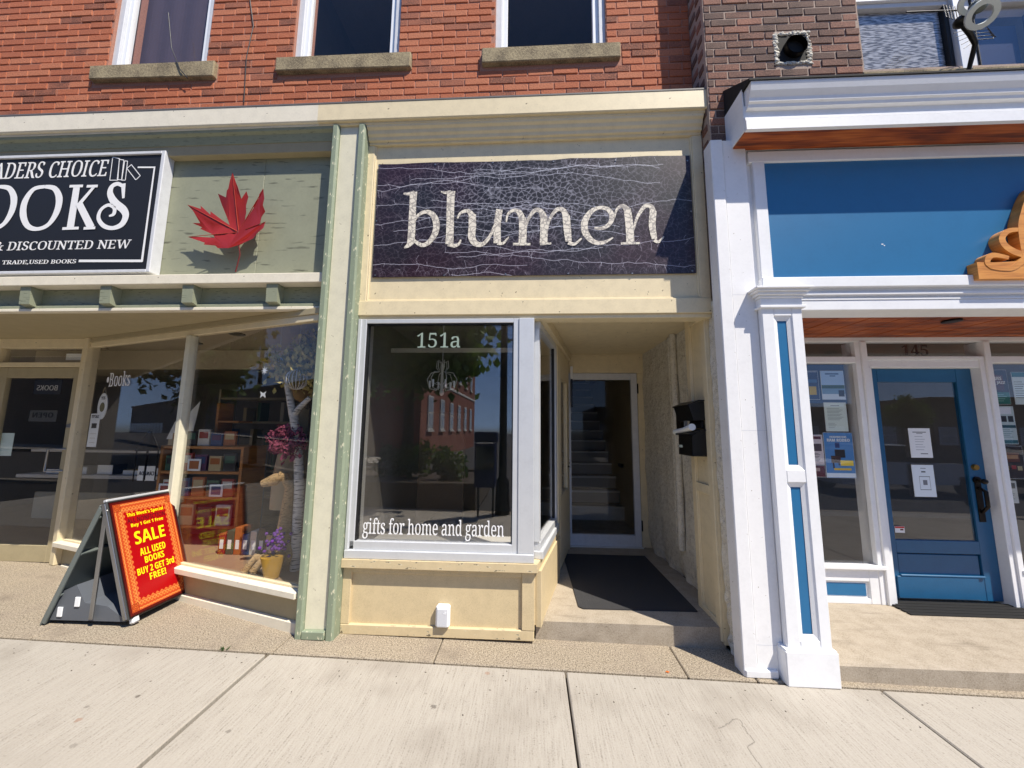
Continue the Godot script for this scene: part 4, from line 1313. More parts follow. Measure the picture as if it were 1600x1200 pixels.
	bx(o, "jamb", fr, 2.955, 2.985, 0.05, 2.015, z - 0.14, z + 0.02)
	bx(o, "jamb", fr, 3.885, 3.925, 0.05, 2.085, z - 0.14, z + 0.02)
	bx(o, "post", fr, 3.925, 3.975, 0.05, 2.245, z - 0.12, z + 0.034, 0.005)
	for w in [[1.84, 2.862, 0.355, 2.055], [1.84, 2.862, 2.112, 2.245], [2.955, 3.925, 2.112, 2.245], [3.975, 5.8, 0.355, 2.055], [3.975, 5.8, 2.112, 2.245]]:
		bx(o, "pane", M.glass, w[0], w[1], w[2], w[3], z - 0.03, z - 0.024, 0.0)
	for s in [[1.84, 2.88], [3.955, 5.8]]:
		bx(o, "window_sill", fr, s[0], s[1] + 0.035, 0.325, 0.355, z - 0.05, z + 0.045, 0.005)
		var bp := bx(o, "base_panel", fr, s[0], s[1], 0.05, 0.325, z - 0.06, z - 0.006)
		bx(bp, "stile", fr, s[1] - 0.09, s[1] + 0.02, 0.05, 0.325, z - 0.02, z + 0.012)
		bx(bp, "rail", fr, s[0], s[1] - 0.09, 0.05, 0.09, z - 0.02, z + 0.011)
		bx(bp, "rail", fr, s[0], s[1] - 0.09, 0.225, 0.325, z - 0.02, z + 0.011)
		bx(bp, "blue_panel", M.blue_paint, s[0], s[1] - 0.115, 0.108, 0.205, z - 0.006, z - 0.001, 0.0)
	var zd := -0.705
	var dr := bx(o, "door", M.blue_door, 2.985, 3.09, 0.075, 2.014, zd - 0.04, zd)
	bx(dr, "stile", M.blue_door, 3.755, 3.885, 0.075, 2.014, zd - 0.04, zd)
	bx(dr, "top_rail", M.blue_door, 3.09, 3.755, 1.895, 2.014, zd - 0.04, zd - 0.0005)
	bx(dr, "lock_rail", M.blue_door, 3.09, 3.755, 0.44, 0.545, zd - 0.04, zd - 0.0005)
	bx(dr, "bottom_rail", M.blue_door, 3.09, 3.755, 0.075, 0.26, zd - 0.04, zd - 0.0005)
	bx(dr, "kick_plate", M.blue_door, 3.06, 3.70, 0.085, 0.258, zd, zd + 0.012, 0.004)
	bx(dr, "raised_panel", M.blue_door, 3.10, 3.745, 0.27, 0.43, zd - 0.03, zd - 0.012, 0.01)
	bx(dr, "bead", M.blue_door, 3.09, 3.755, 0.258, 0.272, zd - 0.03, zd + 0.016, 0.004)
	bx(dr, "pane", M.glass, 3.09, 3.755, 0.545, 1.895, zd - 0.022, zd - 0.016, 0.0)
	var dh := MB.new()
	dh.tube([Vector3(3.80, 1.158, zd), Vector3(3.80, 1.158, zd + 0.02)], [0.027, 0.022], 14)
	made(dr, "deadbolt", dh, M.brass)
	dh = MB.new()
	dh.tube([Vector3(3.80, 1.05, zd), Vector3(3.80, 1.05, zd + 0.015)], [0.03], 14)
	dh.tube([Vector3(3.80, 1.05, zd + 0.015), Vector3(3.80, 1.045, zd + 0.05)], [0.012], 10)
	dh.ball(Vector3(3.80, 1.045, zd + 0.06), Vector3(0.026, 0.022, 0.018), 8, 12)
	made(dr, "door_knob", dh, M.bronze)
	dh = MB.new()
	dh.box(Vector3(3.805, 0.87, zd + 0.004), Vector3(0.05, 0.33, 0.008), 0.002)
	dh.tube([Vector3(3.805, 0.99, zd + 0.01), Vector3(3.805, 0.96, zd + 0.055), Vector3(3.805, 0.84, zd + 0.055), Vector3(3.805, 0.78, zd + 0.01)], [0.011, 0.014, 0.014, 0.010], 8)
	made(dr, "pull_handle", dh, M.bronze)
	for k in 5:
		bx(o, "threshold", M.black_matte, 2.925, 4.08, 0.05, 0.068 - 0.002 * k, zd + 0.02 + 0.045 * k, zd + 0.058 + 0.045 * k, 0.003)
	bx(o, "transom_number", M.ink, 3.30, 3.31, 2.13, 2.14, z - 0.05, z - 0.049, 0.0)
	words(o, "transom_number", "145", font("Droid Serif", true), M.bronze, Vector3(3.42, 2.178, z - 0.034), 0.22, 0.10, Basis.IDENTITY, 0.002)
	# step and shop inside
	var st := bx(o, "step", M.step, 1.82, 9.0, -0.5, 0.050, -1.0, 0.198, 0.010)
	st.set_meta("label", "pale concrete step with a worn front edge")
	bx(o, "shop_floor", M.room_floor, 1.84, 9, 0.02, 0.045, -4, -1.0, 0.0)
	bx(o, "shop_back_wall", M.room_wall, 1.5, 9, 0.0, 2.4, -4.05, -4.0, 0.0)
	bx(o, "shop_side_wall", M.room_wall, 1.78, 1.84, 0.0, 2.4, -4.0, -0.70, 0.0)
	bx(o, "shop_ceiling", M.room_wall, 1.78, 9, 2.33, 2.36, -4.0, -0.66, 0.0)
	bx(o, "upper_floor", M.room_wall, 1.36, 9, 3.47, 3.5, -4.0, 0.04, 0.0)
	bx(o, "backing_wall", M.flashing, 1.36, 9, 2.36, 3.95, -0.2, 0.045, 0.0)

# strokes given as photo pixels on a plane
func letter(parent: Node3D, called: String, m: Material, z0: float, z1: float, strokes: Array, org: Vector2, k: float, unit: float) -> void:
	var b := MB.new()
	var lift := 0.0
	for s in strokes:
		var pts := []
		for q in s[0]:
			var w := px(org.x + q[0] / k, org.y + q[1] / k, z1)
			pts.append(Vector2(w.x, w.y))
		b.stroke(pts, s[1].map(func(v): return v * unit), z0 + lift, z1 + lift)
		lift += 0.0004
	made(parent, called, b, m)

func build_signs() -> void:
	# --- crackled sign
	var o := thing("shop_sign", "long dark crackled sign with pale lowercase lettering on cream fascia", "sign", Vector3(-0.005, 3.11, -0.01))
	var b := MB.new()
	var nn := 16
	for i in nn:
		var xa := lerpf(-1.258, 1.240, float(i) / nn)
		var xb := lerpf(-1.258, 1.240, float(i + 1) / nn)
		var ya := 3.598 - 0.004 * sin(i * 1.7) - (0.008 if i in [6, 7, 9] else 0.0)
		var yb := 3.598 - 0.004 * sin((i + 1) * 1.7) - (0.008 if i + 1 in [6, 7, 9] else 0.0)
		var za := 0.002 + 0.0004 * sin(i * 0.9)
		var zb := 0.002 + 0.0004 * sin((i + 1) * 0.9)
		var ua := float(i) / nn
		var ub := float(i + 1) / nn
		b.tri(Vector3(xa, 2.626, za), Vector3(xb, 2.626, zb), Vector3(xb, yb, zb), Vector3.BACK, Vector2(ua, 1), Vector2(ub, 1), Vector2(ub, 0))
		b.tri(Vector3(xa, 2.626, za), Vector3(xb, yb, zb), Vector3(xa, ya, za), Vector3.BACK, Vector2(ua, 1), Vector2(ub, 0), Vector2(ua, 0))
	made(o, "sign_face", b, M.crackle)
	b = MB.new()
	b.box(Vector3(-0.009, 3.11, -0.006), Vector3(2.49, 0.96, 0.010))
	made(o, "sign_board", b, M.black_matte)
	var A := Vector2(560, 180)
	var B := Vector2(850, 180)
	var u := 0.00138
	var mt: Material = M.crackle_letter
	letter(o, "letter", mt, 0.002, 0.003, [[[[345, 478], [340, 560], [335, 680], [328, 800]], [44, 40, 42, 44]], [[[282, 488], [310, 492], [350, 484]], [10, 20, 26]], [[[330, 790], [310, 815], [285, 830]], [40, 26, 6]], [[[340, 680], [372, 628], [420, 604], [466, 624], [488, 680], [478, 740], [440, 795], [395, 812], [345, 782]], [14, 18, 24, 34, 40, 36, 28, 24, 18]]], A, 4, u)
	letter(o, "letter", mt, 0.002, 0.003, [[[[580, 474], [575, 580], [573, 700], [568, 806]], [48, 44, 44, 46]], [[[516, 478], [545, 484], [580, 480]], [8, 18, 24]], [[[560, 806], [600, 816], [628, 804], [640, 778]], [24, 22, 16, 8]]], A, 4, u)
	letter(o, "letter", mt, 0.002, 0.003, [[[[618, 645], [640, 610], [685, 598], [712, 630]], [10, 16, 24, 38]], [[[712, 620], [712, 700], [708, 760], [730, 800], [775, 806], [820, 760], [850, 690]], [42, 44, 42, 36, 24, 18, 12]], [[[882, 588], [868, 690], [868, 800]], [38, 40, 42]], [[[868, 800], [905, 800], [940, 760]], [22, 16, 6]]], A, 4, u)
	letter(o, "letter", mt, 0.002, 0.003, [[[[925, 668], [934, 620], [970, 594], [1005, 606], [1024, 650]], [8, 14, 20, 30, 40]], [[[1026, 640], [1028, 720], [1025, 800]], [42, 44, 44]], [[[966, 806], [1076, 806]], [16, 14]], [[[1040, 730], [1062, 650], [1105, 594], [1140, 602], [1158, 640]], [8, 16, 24, 30, 40]], [[[1158, 630], [1160, 720], [1156, 802]], [42, 42, 44]], [[[1135, 806], [1205, 802]], [16, 12]], [[[1178, 730], [1196, 650], [1240, 592], [1280, 596], [1300, 640]], [8, 16, 24, 30, 40]], [[[1298, 630], [1306, 720], [1314, 790]], [42, 42, 34]], [[[1312, 796], [1350, 806], [1395, 770]], [26, 18, 8]]], A, 4, u)
	letter(o, "letter", mt, 0.002, 0.003, [[[[315, 706], [370, 705], [412, 676], [425, 630], [400, 588], [345, 578], [290, 606], [254, 670], [262, 740], [310, 790], [370, 796], [432, 764]], [16, 20, 24, 30, 26, 20, 28, 38, 38, 28, 20, 8]]], B, 4, u)
	letter(o, "letter", mt, 0.002, 0.003, [[[[440, 640], [455, 590], [490, 566], [520, 590]], [8, 14, 22, 38]], [[[520, 585], [534, 690], [540, 796]], [40, 44, 44]], [[[480, 802], [600, 800]], [16, 12]], [[[560, 720], [582, 640], [630, 570], [668, 572], [684, 610]], [8, 16, 24, 28, 36]], [[[682, 600], [676, 690], [690, 775]], [38, 38, 30]], [[[690, 780], [715, 792], [750, 758]], [24, 16, 6]]], B, 4, u)
	for q in [[592, 259], [680, 257], [770, 254], [865, 252], [962, 250], [1074, 251], [586, 430], [694, 430], [790, 428], [888, 427], [988, 427], [1082, 423], [588, 345], [1080, 330]]:
		var w := px(q[0], q[1], 0.006)
		b = MB.new()
		b.tube([Vector3(w.x, w.y, 0.001), Vector3(w.x, w.y, 0.006)], [0.008, 0.006], 8)
		made(o, "screw", b, M.steel)

	# --- black sign of the book shop
	o = thing("shop_sign", "black painted sign with white lettering and grey metal frame on olive fascia", "sign", Vector3(-4.3, 3.2, 0.02))
	var xl := -6.1
	bx(o, "sign_board", flat("sign_black", Color(0.085, 0.085, 0.095), 0.6), xl, -3.10, 2.695, 3.74, -0.045, 0.026)
	bx(o, "frame", M.vinyl_worn, -3.116, -3.082, 2.68, 3.755, -0.047, 0.04, 0.004)
	bx(o, "frame", M.vinyl_worn, xl, -3.116, 2.68, 2.706, -0.047, 0.039, 0.004)
	bx(o, "frame", M.vinyl_worn, xl, -3.116, 3.727, 3.755, -0.047, 0.039, 0.004)
	var wl: Material = M.white_vinyl_letter
	A = Vector2(0, 200)
	var k := 4.286
	u = 0.00134
	letter(o, "border_line", wl, 0.026, 0.0285, [[[[922, 263], [1040, 263]], [10, 10]], [[[1036, 258], [950, 895]], [10, 14]], [[[955, 890], [528, 890]], [16, 16]]], A, k, u)
	for dx in [0, -303]:
		letter(o, "letter", wl, 0.026, 0.0285, [[[[300 + dx, 392], [225 + dx, 410], [168 + dx, 490], [155 + dx, 580], [185 + dx, 655], [250 + dx, 676], [325 + dx, 645], [380 + dx, 560], [396 + dx, 470], [365 + dx, 405], [300 + dx, 392]], [22, 28, 42, 46, 36, 24, 28, 42, 46, 34, 22]]], A, k, u)
	letter(o, "letter", wl, 0.026, 0.0285, [[[[515, 385], [470, 670]], [44, 48]], [[[466, 390], [556, 388]], [18, 18]], [[[418, 674], [528, 670]], [18, 18]], [[[632, 392], [515, 530]], [18, 26]], [[[582, 391], [656, 389]], [18, 18]], [[[528, 500], [612, 668]], [44, 48]], [[[562, 673], [640, 669]], [18, 18]]], A, k, u)
	letter(o, "letter", wl, 0.026, 0.0285, [[[[826, 470], [826, 372]], [16, 30]], [[[830, 395], [790, 374], [750, 392], [738, 440], [770, 500], [825, 545], [842, 590], [815, 645], [755, 670], [695, 655], [660, 605], [676, 548], [725, 516], [765, 535], [762, 575], [730, 590]], [20, 26, 30, 40, 50, 48, 42, 36, 26, 28, 26, 22, 22, 24, 24, 10]]], A, k, u)
	letter(o, "letter", wl, 0.026, 0.0285, [[[[-400, 395], [-440, 675]], [44, 48]], [[[-460, 395], [-330, 400], [-310, 460], [-390, 520], [-310, 570], [-330, 660], [-480, 676]], [18, 22, 40, 18, 44, 30, 18]]], A, k, u)
	var ser := font("Droid Serif")
	var sk := Basis(Vector3(1, 0, 0), Vector3(0.10, 1, 0), Vector3(0, 0, 1))
	for t in [["READERS CHOICE", -44, 172, 249, 281.5], ["& DISCOUNTED NEW", -12, 207, 374, 392], ["TRADE,USED BOOKS", 1, 121, 405, 414.5]]:
		var pa := px(t[1], t[4], 0.027)
		var pb := px(t[2], t[3], 0.027)
		words(o, "lettering", t[0], ser, wl, (pa + pb) * 0.5, pb.x - pa.x - 0.02, pb.y - pa.y, sk)
	# little drawing of books beside the first line
	for bk in [[735, 350, 755, 195, 800, 205, 790, 350], [785, 345, 800, 210, 830, 215, 815, 348], [815, 350, 835, 220, 855, 222, 840, 350], [850, 270, 880, 245, 940, 320, 910, 348]]:
		var ps := []
		for i in 5:
			var j := (i % 4) * 2
			ps.append([bk[j], bk[j + 1]])
		var seg := []
		for i in 4:
			seg.append([[ps[i], ps[i + 1]], [5, 5]])
		letter(o, "book_drawing", wl, 0.026, 0.0275, seg, A, k, u)

	# --- red maple leaf cut-out, its tips bent away from the wall
	o = thing("maple_leaf", "red sheet metal maple leaf fixed on olive fascia", "ornament", Vector3(-2.45, 3.05, 0.02))
	var raw := [[535, 800], [460, 828], [400, 830], [385, 815], [320, 812], [325, 800], [230, 770], [275, 765], [380, 765], [370, 745], [300, 715], [310, 705], [258, 683], [300, 680], [265, 610], [235, 575], [310, 595], [308, 575], [360, 625], [362, 605], [420, 650], [465, 680], [455, 640], [430, 560], [415, 500], [460, 520], [470, 480], [480, 470], [495, 425], [517, 378], [530, 430], [540, 460], [545, 520], [580, 475], [590, 510], [572, 560], [570, 600], [553, 670], [600, 600], [620, 575], [622, 555], [655, 520], [660, 495], [688, 460], [692, 520], [680, 560], [695, 600], [670, 630], [655, 680], [695, 660], [680, 700], [640, 730], [610, 765], [560, 785]]
	var poly := PackedVector2Array()
	for q in raw:
		var w := px(240 + q[0] / 4.0, 180 + q[1] / 4.0, 0.06)
		poly.append(Vector2(w.x, w.y))
	var heart := px(240 + 515 / 4.0, 180 + 720 / 4.0, 0.06)
	var curl := func(p: Vector2) -> float:
		var d := p - Vector2(heart.x, heart.y)
		return 0.018 + 0.11 * d.length() * (1.3 if d.x < 0 else 0.8)
	b = MB.new()
	var idx := Geometry2D.triangulate_polygon(poly)
	for i in range(0, idx.size(), 3):
		var tri := []
		for j in 3:
			var p := poly[idx[i + j]]
			tri.append(Vector3(p.x, p.y, 0.012 + curl.call(p)))
		# split once at the middle so that the sheet bends
		var c2 := Vector2((tri[0].x + tri[1].x + tri[2].x) / 3.0, (tri[0].y + tri[1].y + tri[2].y) / 3.0)
		var mid := Vector3(c2.x, c2.y, 0.012 + curl.call(c2))
		var nv := func(p: Vector3) -> Vector3:
			var d := Vector2(p.x - heart.x, p.y - heart.y)
			var fold := sin(d.angle() * 7.0) * 0.22
			return (Vector3(0, 0, 1) - Vector3(d.x, d.y, 0).normalized() * 0.12 + Vector3(-d.y, d.x, 0).normalized() * fold).normalized()
		for j in 3:
			var q2: Vector3 = tri[(j + 1) % 3]
			b.smooth(tri[j], q2, mid, nv.call(tri[j]), nv.call(q2), nv.call(mid))
	made(o, "blade", b, M.leaf_red)
	for q in [[517, 390], [240, 578], [238, 770], [686, 470], [690, 665]]:
		var w := px(240 + q[0] / 4.0, 180 + q[1] / 4.0, 0.06)
		b = MB.new()
		b.tube([Vector3(heart.x, heart.y, 0.033), Vector3(w.x, w.y, 0.014 + curl.call(Vector2(w.x, w.y)))], [0.005, 0.0015], 6)
		made(o, "vein", b, flat("leaf_vein", Color(0.62, 0.20, 0.12), 0.5))
	b = MB.new()
	var s0 := px(240 + 530 / 4.0, 180 + 795 / 4.0, 0.04)
	var s1 := px(240 + 540 / 4.0, 180 + 870 / 4.0, 0.03)
	var s2 := px(240 + 512 / 4.0, 180 + 980 / 4.0, 0.02)
	b.tube([heart + Vector3(0, 0, -0.02), s0, s1, s2], [0.006, 0.006, 0.005, 0.005], 6)
	made(o, "stem", b, flat("leaf_stem", Color(0.42, 0.12, 0.10), 0.5))

	# --- carved wooden flourish on the blue board
	o = thing("carved_letter", "carved oak script letter standing on white rail of blue board", "sign", Vector3(3.3, 2.51, 0.2))
	A = Vector2(1340, 220)
	k = 4.284
	u = 0.00127
	letter(o, "swash", M.oak, 0.166, 0.225, [[[[806, 868], [905, 868], [1000, 866], [1110, 862], [1240, 862]], [92, 90, 92, 96, 96]]], A, k, u)
	letter(o, "swash", M.oak, 0.168, 0.228, [[[[905, 858], [872, 820], [880, 780], [920, 764], [1014, 782]], [6, 26, 30, 26, 18]], [[[895, 850], [960, 856], [1040, 850], [1110, 800], [1200, 740]], [10, 20, 26, 34, 40]]], A, k, u)
	letter(o, "stem", M.oak, 0.167, 0.226, [[[[1290, 700], [1180, 762], [1080, 752], [1000, 710], [968, 655], [1000, 608], [1060, 594], [1140, 600]], [30, 34, 34, 34, 32, 26, 22, 20]], [[[1160, 880], [1105, 620], [1108, 480], [1180, 330], [1260, 300]], [50, 40, 22, 36, 30]]], A, k, u)

	# --- lettering on the bay window glass
	o = thing("window_lettering", "white serif lettering along the foot of the bay window", "lettering", Vector3(-0.71, 0.7, -0.012))
	words(o, "line", "gifts for home and garden", font("Droid Serif"), wl, Vector3(-0.709, 0.722, -0.0135), 1.033, 0.146)
	o = thing("window_lettering", "pale frosted house number at the top of the bay window", "lettering", Vector3(-0.71, 2.12, -0.012))
	words(o, "number", "151a", font("Droid Serif"), M.frost_letter, Vector3(-0.712, 2.121, -0.0135), 0.335, 0.118)

func build_pavement_board() -> void:
	var o := thing("sandwich_board", "folding pavement sign with red and orange sale poster", "sign", Vector3(-3.145, G(-3.145, -0.16), -0.165), "", Basis(Vector3.UP, PI / 2 + 0.02))
	var lean := atan2(0.285, 0.81)
	var L := 0.855
	var T := Basis(Vector3.RIGHT, -lean)
	var org := Vector3(0, 0.045, 0.30)
	# front leaf: points given as (x, up along the leaf, out)
	var P := func(x: float, y: float, out: float) -> Vector3: return org + T * Vector3(x, y, out)
	var panel := MB.new()
	panel.box(Vector3.ZERO, Vector3(0.51, L, 0.022), 0.006)
	var fp := put(o, "front_leaf", panel.mesh(), flat("leaf_back", Color(0.20, 0.21, 0.21), 0.5), P.call(0, L * 0.5, 0), T)
	own_axes(fp)
	# parts of the leaf, in the leaf's own axes
	var q := MB.new()
	q.quad(Vector3(-0.247, -L * 0.5 + 0.008, 0.0135), Vector3(0.247, -L * 0.5 + 0.008, 0.0135), Vector3(0.247, L * 0.5 - 0.008, 0.0135), Vector3(-0.247, L * 0.5 - 0.008, 0.0135), Vector3.BACK)
	put(fp, "poster", q.mesh(), M.sale_print)
	var yl := flat("poster_yellow", Color(0.98, 0.90, 0.08), 0.4)
	var dk := flat("poster_maroon", Color(0.28, 0.03, 0.06), 0.5)
	var san := font("Droid Sans", true)
	for t in [["This Week's Special", 0.155, 0.60, 0.036, yl], ["ALL NONFICTION", 0.203, 0.62, 0.034, dk], ["Buy 1 Get 1 Free", 0.252, 0.53, 0.034, yl], ["SALE", 0.365, 0.50, 0.098, yl], ["ALL USED", 0.497, 0.42, 0.055, yl], ["BOOKS", 0.573, 0.32, 0.05, yl], ["BUY 2 GET 3rd", 0.655, 0.61, 0.052, yl], ["FREE!", 0.728, 0.27, 0.05, yl]]:
		words(fp, "lettering", t[0], font("Droid Sans") if t[4] == dk else san, t[4], Vector3(0.0, L * (0.5 - t[1]), 0.0145), t[2] * 0.47, t[3], Basis.IDENTITY, 0.0012)
	for s in [-1.0, 1.0]:
		var e := MB.new()
		e.box(Vector3.ZERO, Vector3(0.012, L - 0.02, 0.03), 0.004)
		put(fp, "edge_trim", e.mesh(), M.steel, Vector3(s * 0.258, 0, -0.008))
		e = MB.new()
		e.box(Vector3.ZERO, Vector3(0.05, 0.05, 0.04), 0.01)
		put(fp, "foot", e.mesh(), M.vinyl_worn, Vector3(s * 0.20, -L * 0.5 - 0.012, -0.01))
	var cap := MB.new()
	cap.box(Vector3.ZERO, Vector3(0.50, 0.02, 0.03), 0.006)
	put(fp, "top_trim", cap.mesh(), M.aluminium, Vector3(0, L * 0.5 + 0.008, -0.006))
	# back leaf: grey sheet with ribs
	var T2 := Basis(Vector3.RIGHT, lean + 0.03)
	var org2 := Vector3(0, 0.02, -0.325)
	var bl := MB.new()
	bl.box(Vector3.ZERO, Vector3(0.52, L + 0.03, 0.012), 0.004)
	var grey_plastic := flat("grey_plastic", Color(0.40, 0.43, 0.42), 0.35)
	var bp := put(o, "back_leaf", bl.mesh(), grey_plastic, org2 + T2 * Vector3(0, L * 0.5, 0), T2)
	own_axes(bp)
	for y in [-0.22, 0.08, 0.36]:
		var e := MB.new()
		e.box(Vector3.ZERO, Vector3(0.50, 0.018, 0.03), 0.004)
		put(bp, "rib", e.mesh(), grey_plastic, Vector3(0, y, 0.018))
	for s in [-1.0, 1.0]:
		var e := MB.new()
		e.box(Vector3.ZERO, Vector3(0.016, L, 0.03), 0.004)
		put(bp, "edge_trim", e.mesh(), grey_plastic, Vector3(s * 0.252, 0, 0.014))
	# tray between the leaves, with hinge clips
	var tray := MB.new()
	tray.slab(PackedVector2Array([Vector2(-0.30, 0.03), Vector2(0.27, 0.03), Vector2(0.24, 0.06), Vector2(0.12, 0.13), Vector2(-0.05, 0.15), Vector2(-0.13, 0.27), Vector2(-0.235, 0.22)]), -0.235, 0.235)
	for i in tray.v.size():
		tray.v[i] = Vector3(tray.v[i].z, tray.v[i].y, tray.v[i].x)
		tray.n[i] = Vector3(tray.n[i].z, tray.n[i].y, tray.n[i].x)
	for i in range(0, tray.v.size(), 3):   # the swap of axes mirrors the triangles
		var keep := tray.v[i + 1]
		tray.v[i + 1] = tray.v[i + 2]; tray.v[i + 2] = keep
	put(o, "tray", tray.mesh(), flat("tray_plastic", Color(0.36, 0.38, 0.41), 0.5))
	for s in [[-0.236, 0.16, -0.10], [-0.236, 0.09, -0.22]]:
		bx(o, "clip", M.vinyl_white, s[0] - 0.008, s[0], s[1] - 0.035, s[1] + 0.03, s[2] - 0.018, s[2] + 0.018)
	bx(o, "brace", M.steel, -0.262, -0.250, 0.05, 0.80, 0.02, 0.05)

func build_small_things() -> void:
	# white sensor box on the bay base
	var b := MB.new()
	b.box(Vector3.ZERO, Vector3(0.098, 0.145, 0.05), 0.014)
	var o := thing("wall_box", "small white rounded plastic box screwed to cream bay base", "utility box", Vector3(-0.610, 0.153, -0.02))
	put(o, "cover", b.mesh(), M.vinyl_white, Vector3(-0.610, 0.153, 0.004))
	bx(o, "front_plate", M.vinyl_worn, -0.648, -0.574, 0.09, 0.205, 0.02, 0.0305, 0.006)
	bx(o, "mark", M.vinyl_white, -0.595, -0.583, 0.183, 0.190, 0.030, 0.0315, 0.0)
	bx(o, "mark", M.vinyl_white, -0.602, -0.583, 0.174, 0.179, 0.030, 0.0315, 0.0)
	# entry mat
	b = MB.new()
	b.slab(PackedVector2Array([Vector2(-0.42, -0.61), Vector2(0.43, -0.61), Vector2(0.43, 0.60), Vector2(-0.40, 0.62), Vector2(-0.44, 0.58), Vector2(-0.45, -0.58)]), 0.0, 0.009)
	for i in b.v.size():
		b.v[i] = Vector3(b.v[i].x, b.v[i].z, -b.v[i].y)
		b.n[i] = Vector3(b.n[i].x, b.n[i].z, -b.n[i].y)
	one("door_mat", "worn dark grey rubber mat in the cream entry", "mat", b, M.mat_rubber, Vector3(0.80, 0.105, -0.88), "", Basis(Vector3.UP, 0.02))
	# two black letter boxes on the panelled board
	for k in 2:
		var y0: float = [1.525, 1.258][k]
		var y1: float = [1.665, 1.445][k]
		var lab: String = ["black metal letter box with a slanted lid, the upper of two", "black metal letter box stuffed with rolled paper, the lower of two"][k]
		var mbx := thing("letter_box", lab, "letter box", Vector3(1.25, y0, -0.25), "letter boxes in the entry")
		var za: float = [-0.41, -0.37][k]
		b = MB.new()
		b.slab(PackedVector2Array([Vector2(1.299, y0), Vector2(1.299, y1), Vector2(1.26, y1), Vector2(1.185 if k == 0 else 1.20, y1 - 0.03), Vector2(1.215 if k == 0 else 1.195, y0)]), za, -0.115)
		made(mbx, "body", b, M.black_metal)
		b = MB.new()
		b.slab(PackedVector2Array([Vector2(1.299, y1 + 0.002), Vector2(1.299, y1 + 0.012), Vector2(1.255, y1 + 0.012), Vector2(1.176, y1 - 0.022), Vector2(1.178, y1 - 0.032), Vector2(1.258, y1 + 0.002)]), za - 0.008, -0.107)
		made(mbx, "lid", b, M.black_metal)
		if k == 0:
			for s in [-0.31, -0.28]:
				bx(mbx, "hook", M.steel, 1.22, 1.232, y0 - 0.045, y0 + 0.002, s, s + 0.012)
			bx(mbx, "back_plate", M.black_metal, 1.285, 1.299, y0 - 0.06, y0, -0.36, -0.14)
		else:
			for i in 5:
				bx(mbx, "label_stripe", M.paper_mint, 1.1935, 1.196, 1.315, 1.335, -0.355 + i * 0.013, -0.348 + i * 0.013, 0.0)
	b = MB.new()
	b.tube([Vector3(0, 0, -0.17), Vector3(0.004, 0.016, 0), Vector3(0, 0.04, 0.16)], [0.022, 0.021, 0.026], 12)
	one("rolled_flyer", "rolled paper flyer lying on the lower letter box", "paper roll", b, M.paper, Vector3(1.20, 1.435, -0.27))
	# two pipes painted like the rendered wall
	for k in 2:
		var zc: float = [-0.955, -0.83][k]
		var r: float = [0.014, 0.03][k]
		var xw := lerpf(1.415, 1.352, (-zc - 0.36) / 1.47) - r - 0.004
		b = MB.new()
		b.tube([Vector3(0, 0.38, 0), Vector3(0.004, 1.2, 0.004), Vector3(0, 2.37, 0)], [r, r, r], 12)
		var pt := thing("wall_pipe", ["thin conduit painted like the rendered entry wall", "thick pipe painted like the rendered entry wall"][k], "pipe", Vector3(xw, 0, zc), "pipes in the entry")
		made(pt, "pipe", b, M.stucco, Vector3(xw, 0, zc), Basis(Vector3.UP, 0.1))
		for y in [0.7, 1.5, 2.2]:
			b = MB.new()
			b.tube([Vector3(xw, y - 0.012, zc), Vector3(xw, y + 0.012, zc)], [r + 0.005], 12)
			made(pt, "clamp", b, M.stucco)
	bx(thing("junction_box", "small dark box between the pipes of the entry", "utility box", Vector3(1.35, 1.5, -0.72)), "cover", M.bronze, 1.345, 1.40, 1.43, 1.60, -0.79, -0.70)
	# chandelier in the bay window
	var ch := thing("chandelier", "small white wire chandelier hanging in the bay window", "chandelier", Vector3(-0.795, 1.75, -0.5))
	b = MB.new()
	b.tube([Vector3(-0.795, 2.40, -0.5), Vector3(-0.795, 2.0, -0.5)], [0.003], 6)
	made(ch, "cord", b, M.vinyl_worn)
	b = MB.new()
	b.tube([Vector3(-0.795, 2.02, -0.5), Vector3(-0.795, 1.78, -0.5)], [0.012, 0.016], 8)
	b.ball(Vector3(-0.795, 1.765, -0.5), Vector3(0.022, 0.03, 0.022))
	made(ch, "stem", b, M.plaster_white)
	for i in 6:
		var w := TAU * i / 6
		var d := Vector3(cos(w), 0, sin(w))
		var c0 := Vector3(-0.795, 0, -0.5)
		b = MB.new()
		b.tube([c0 + d * 0.01 + Vector3.UP * 2.03, c0 + d * 0.05 + Vector3.UP * 2.05, c0 + d * 0.055 + Vector3.UP * 1.99, c0 + d * 0.03 + Vector3.UP * 1.95, c0 + d * 0.10 + Vector3.UP * 1.94, c0 + d * 0.135 + Vector3.UP * 1.88, c0 + d * 0.11 + Vector3.UP * 1.80, c0 + d * 0.05 + Vector3.UP * 1.785, c0 + d * 0.035 + Vector3.UP * 1.83, c0 + d * 0.07 + Vector3.UP * 1.85], [0.004], 6)
		var arm := made(ch, "arm", b, M.plaster_white)
		b = MB.new()
		b.tube([c0 + d * 0.11 + Vector3.UP * 1.81, c0 + d * 0.11 + Vector3.UP * 1.87], [0.009], 8)
		made(arm, "candle", b, M.vinyl_white)
	# lamp on a bent arm above the canopy, its two ring reflectors seen from below, and an aerial behind it
	var la := thing("gooseneck_lamp", "black bent-arm lamp with pale ring reflectors above the canopy", "lamp", Vector3(3.1, 3.95, 0.3))
	var q := [px(1513, 112, 0.28), px(1518, 92, 0.32), px(1524, 68, 0.36), px(1516, 52, 0.40), px(1504, 38, 0.42), px(1512, 28, 0.44)]
	b = MB.new()
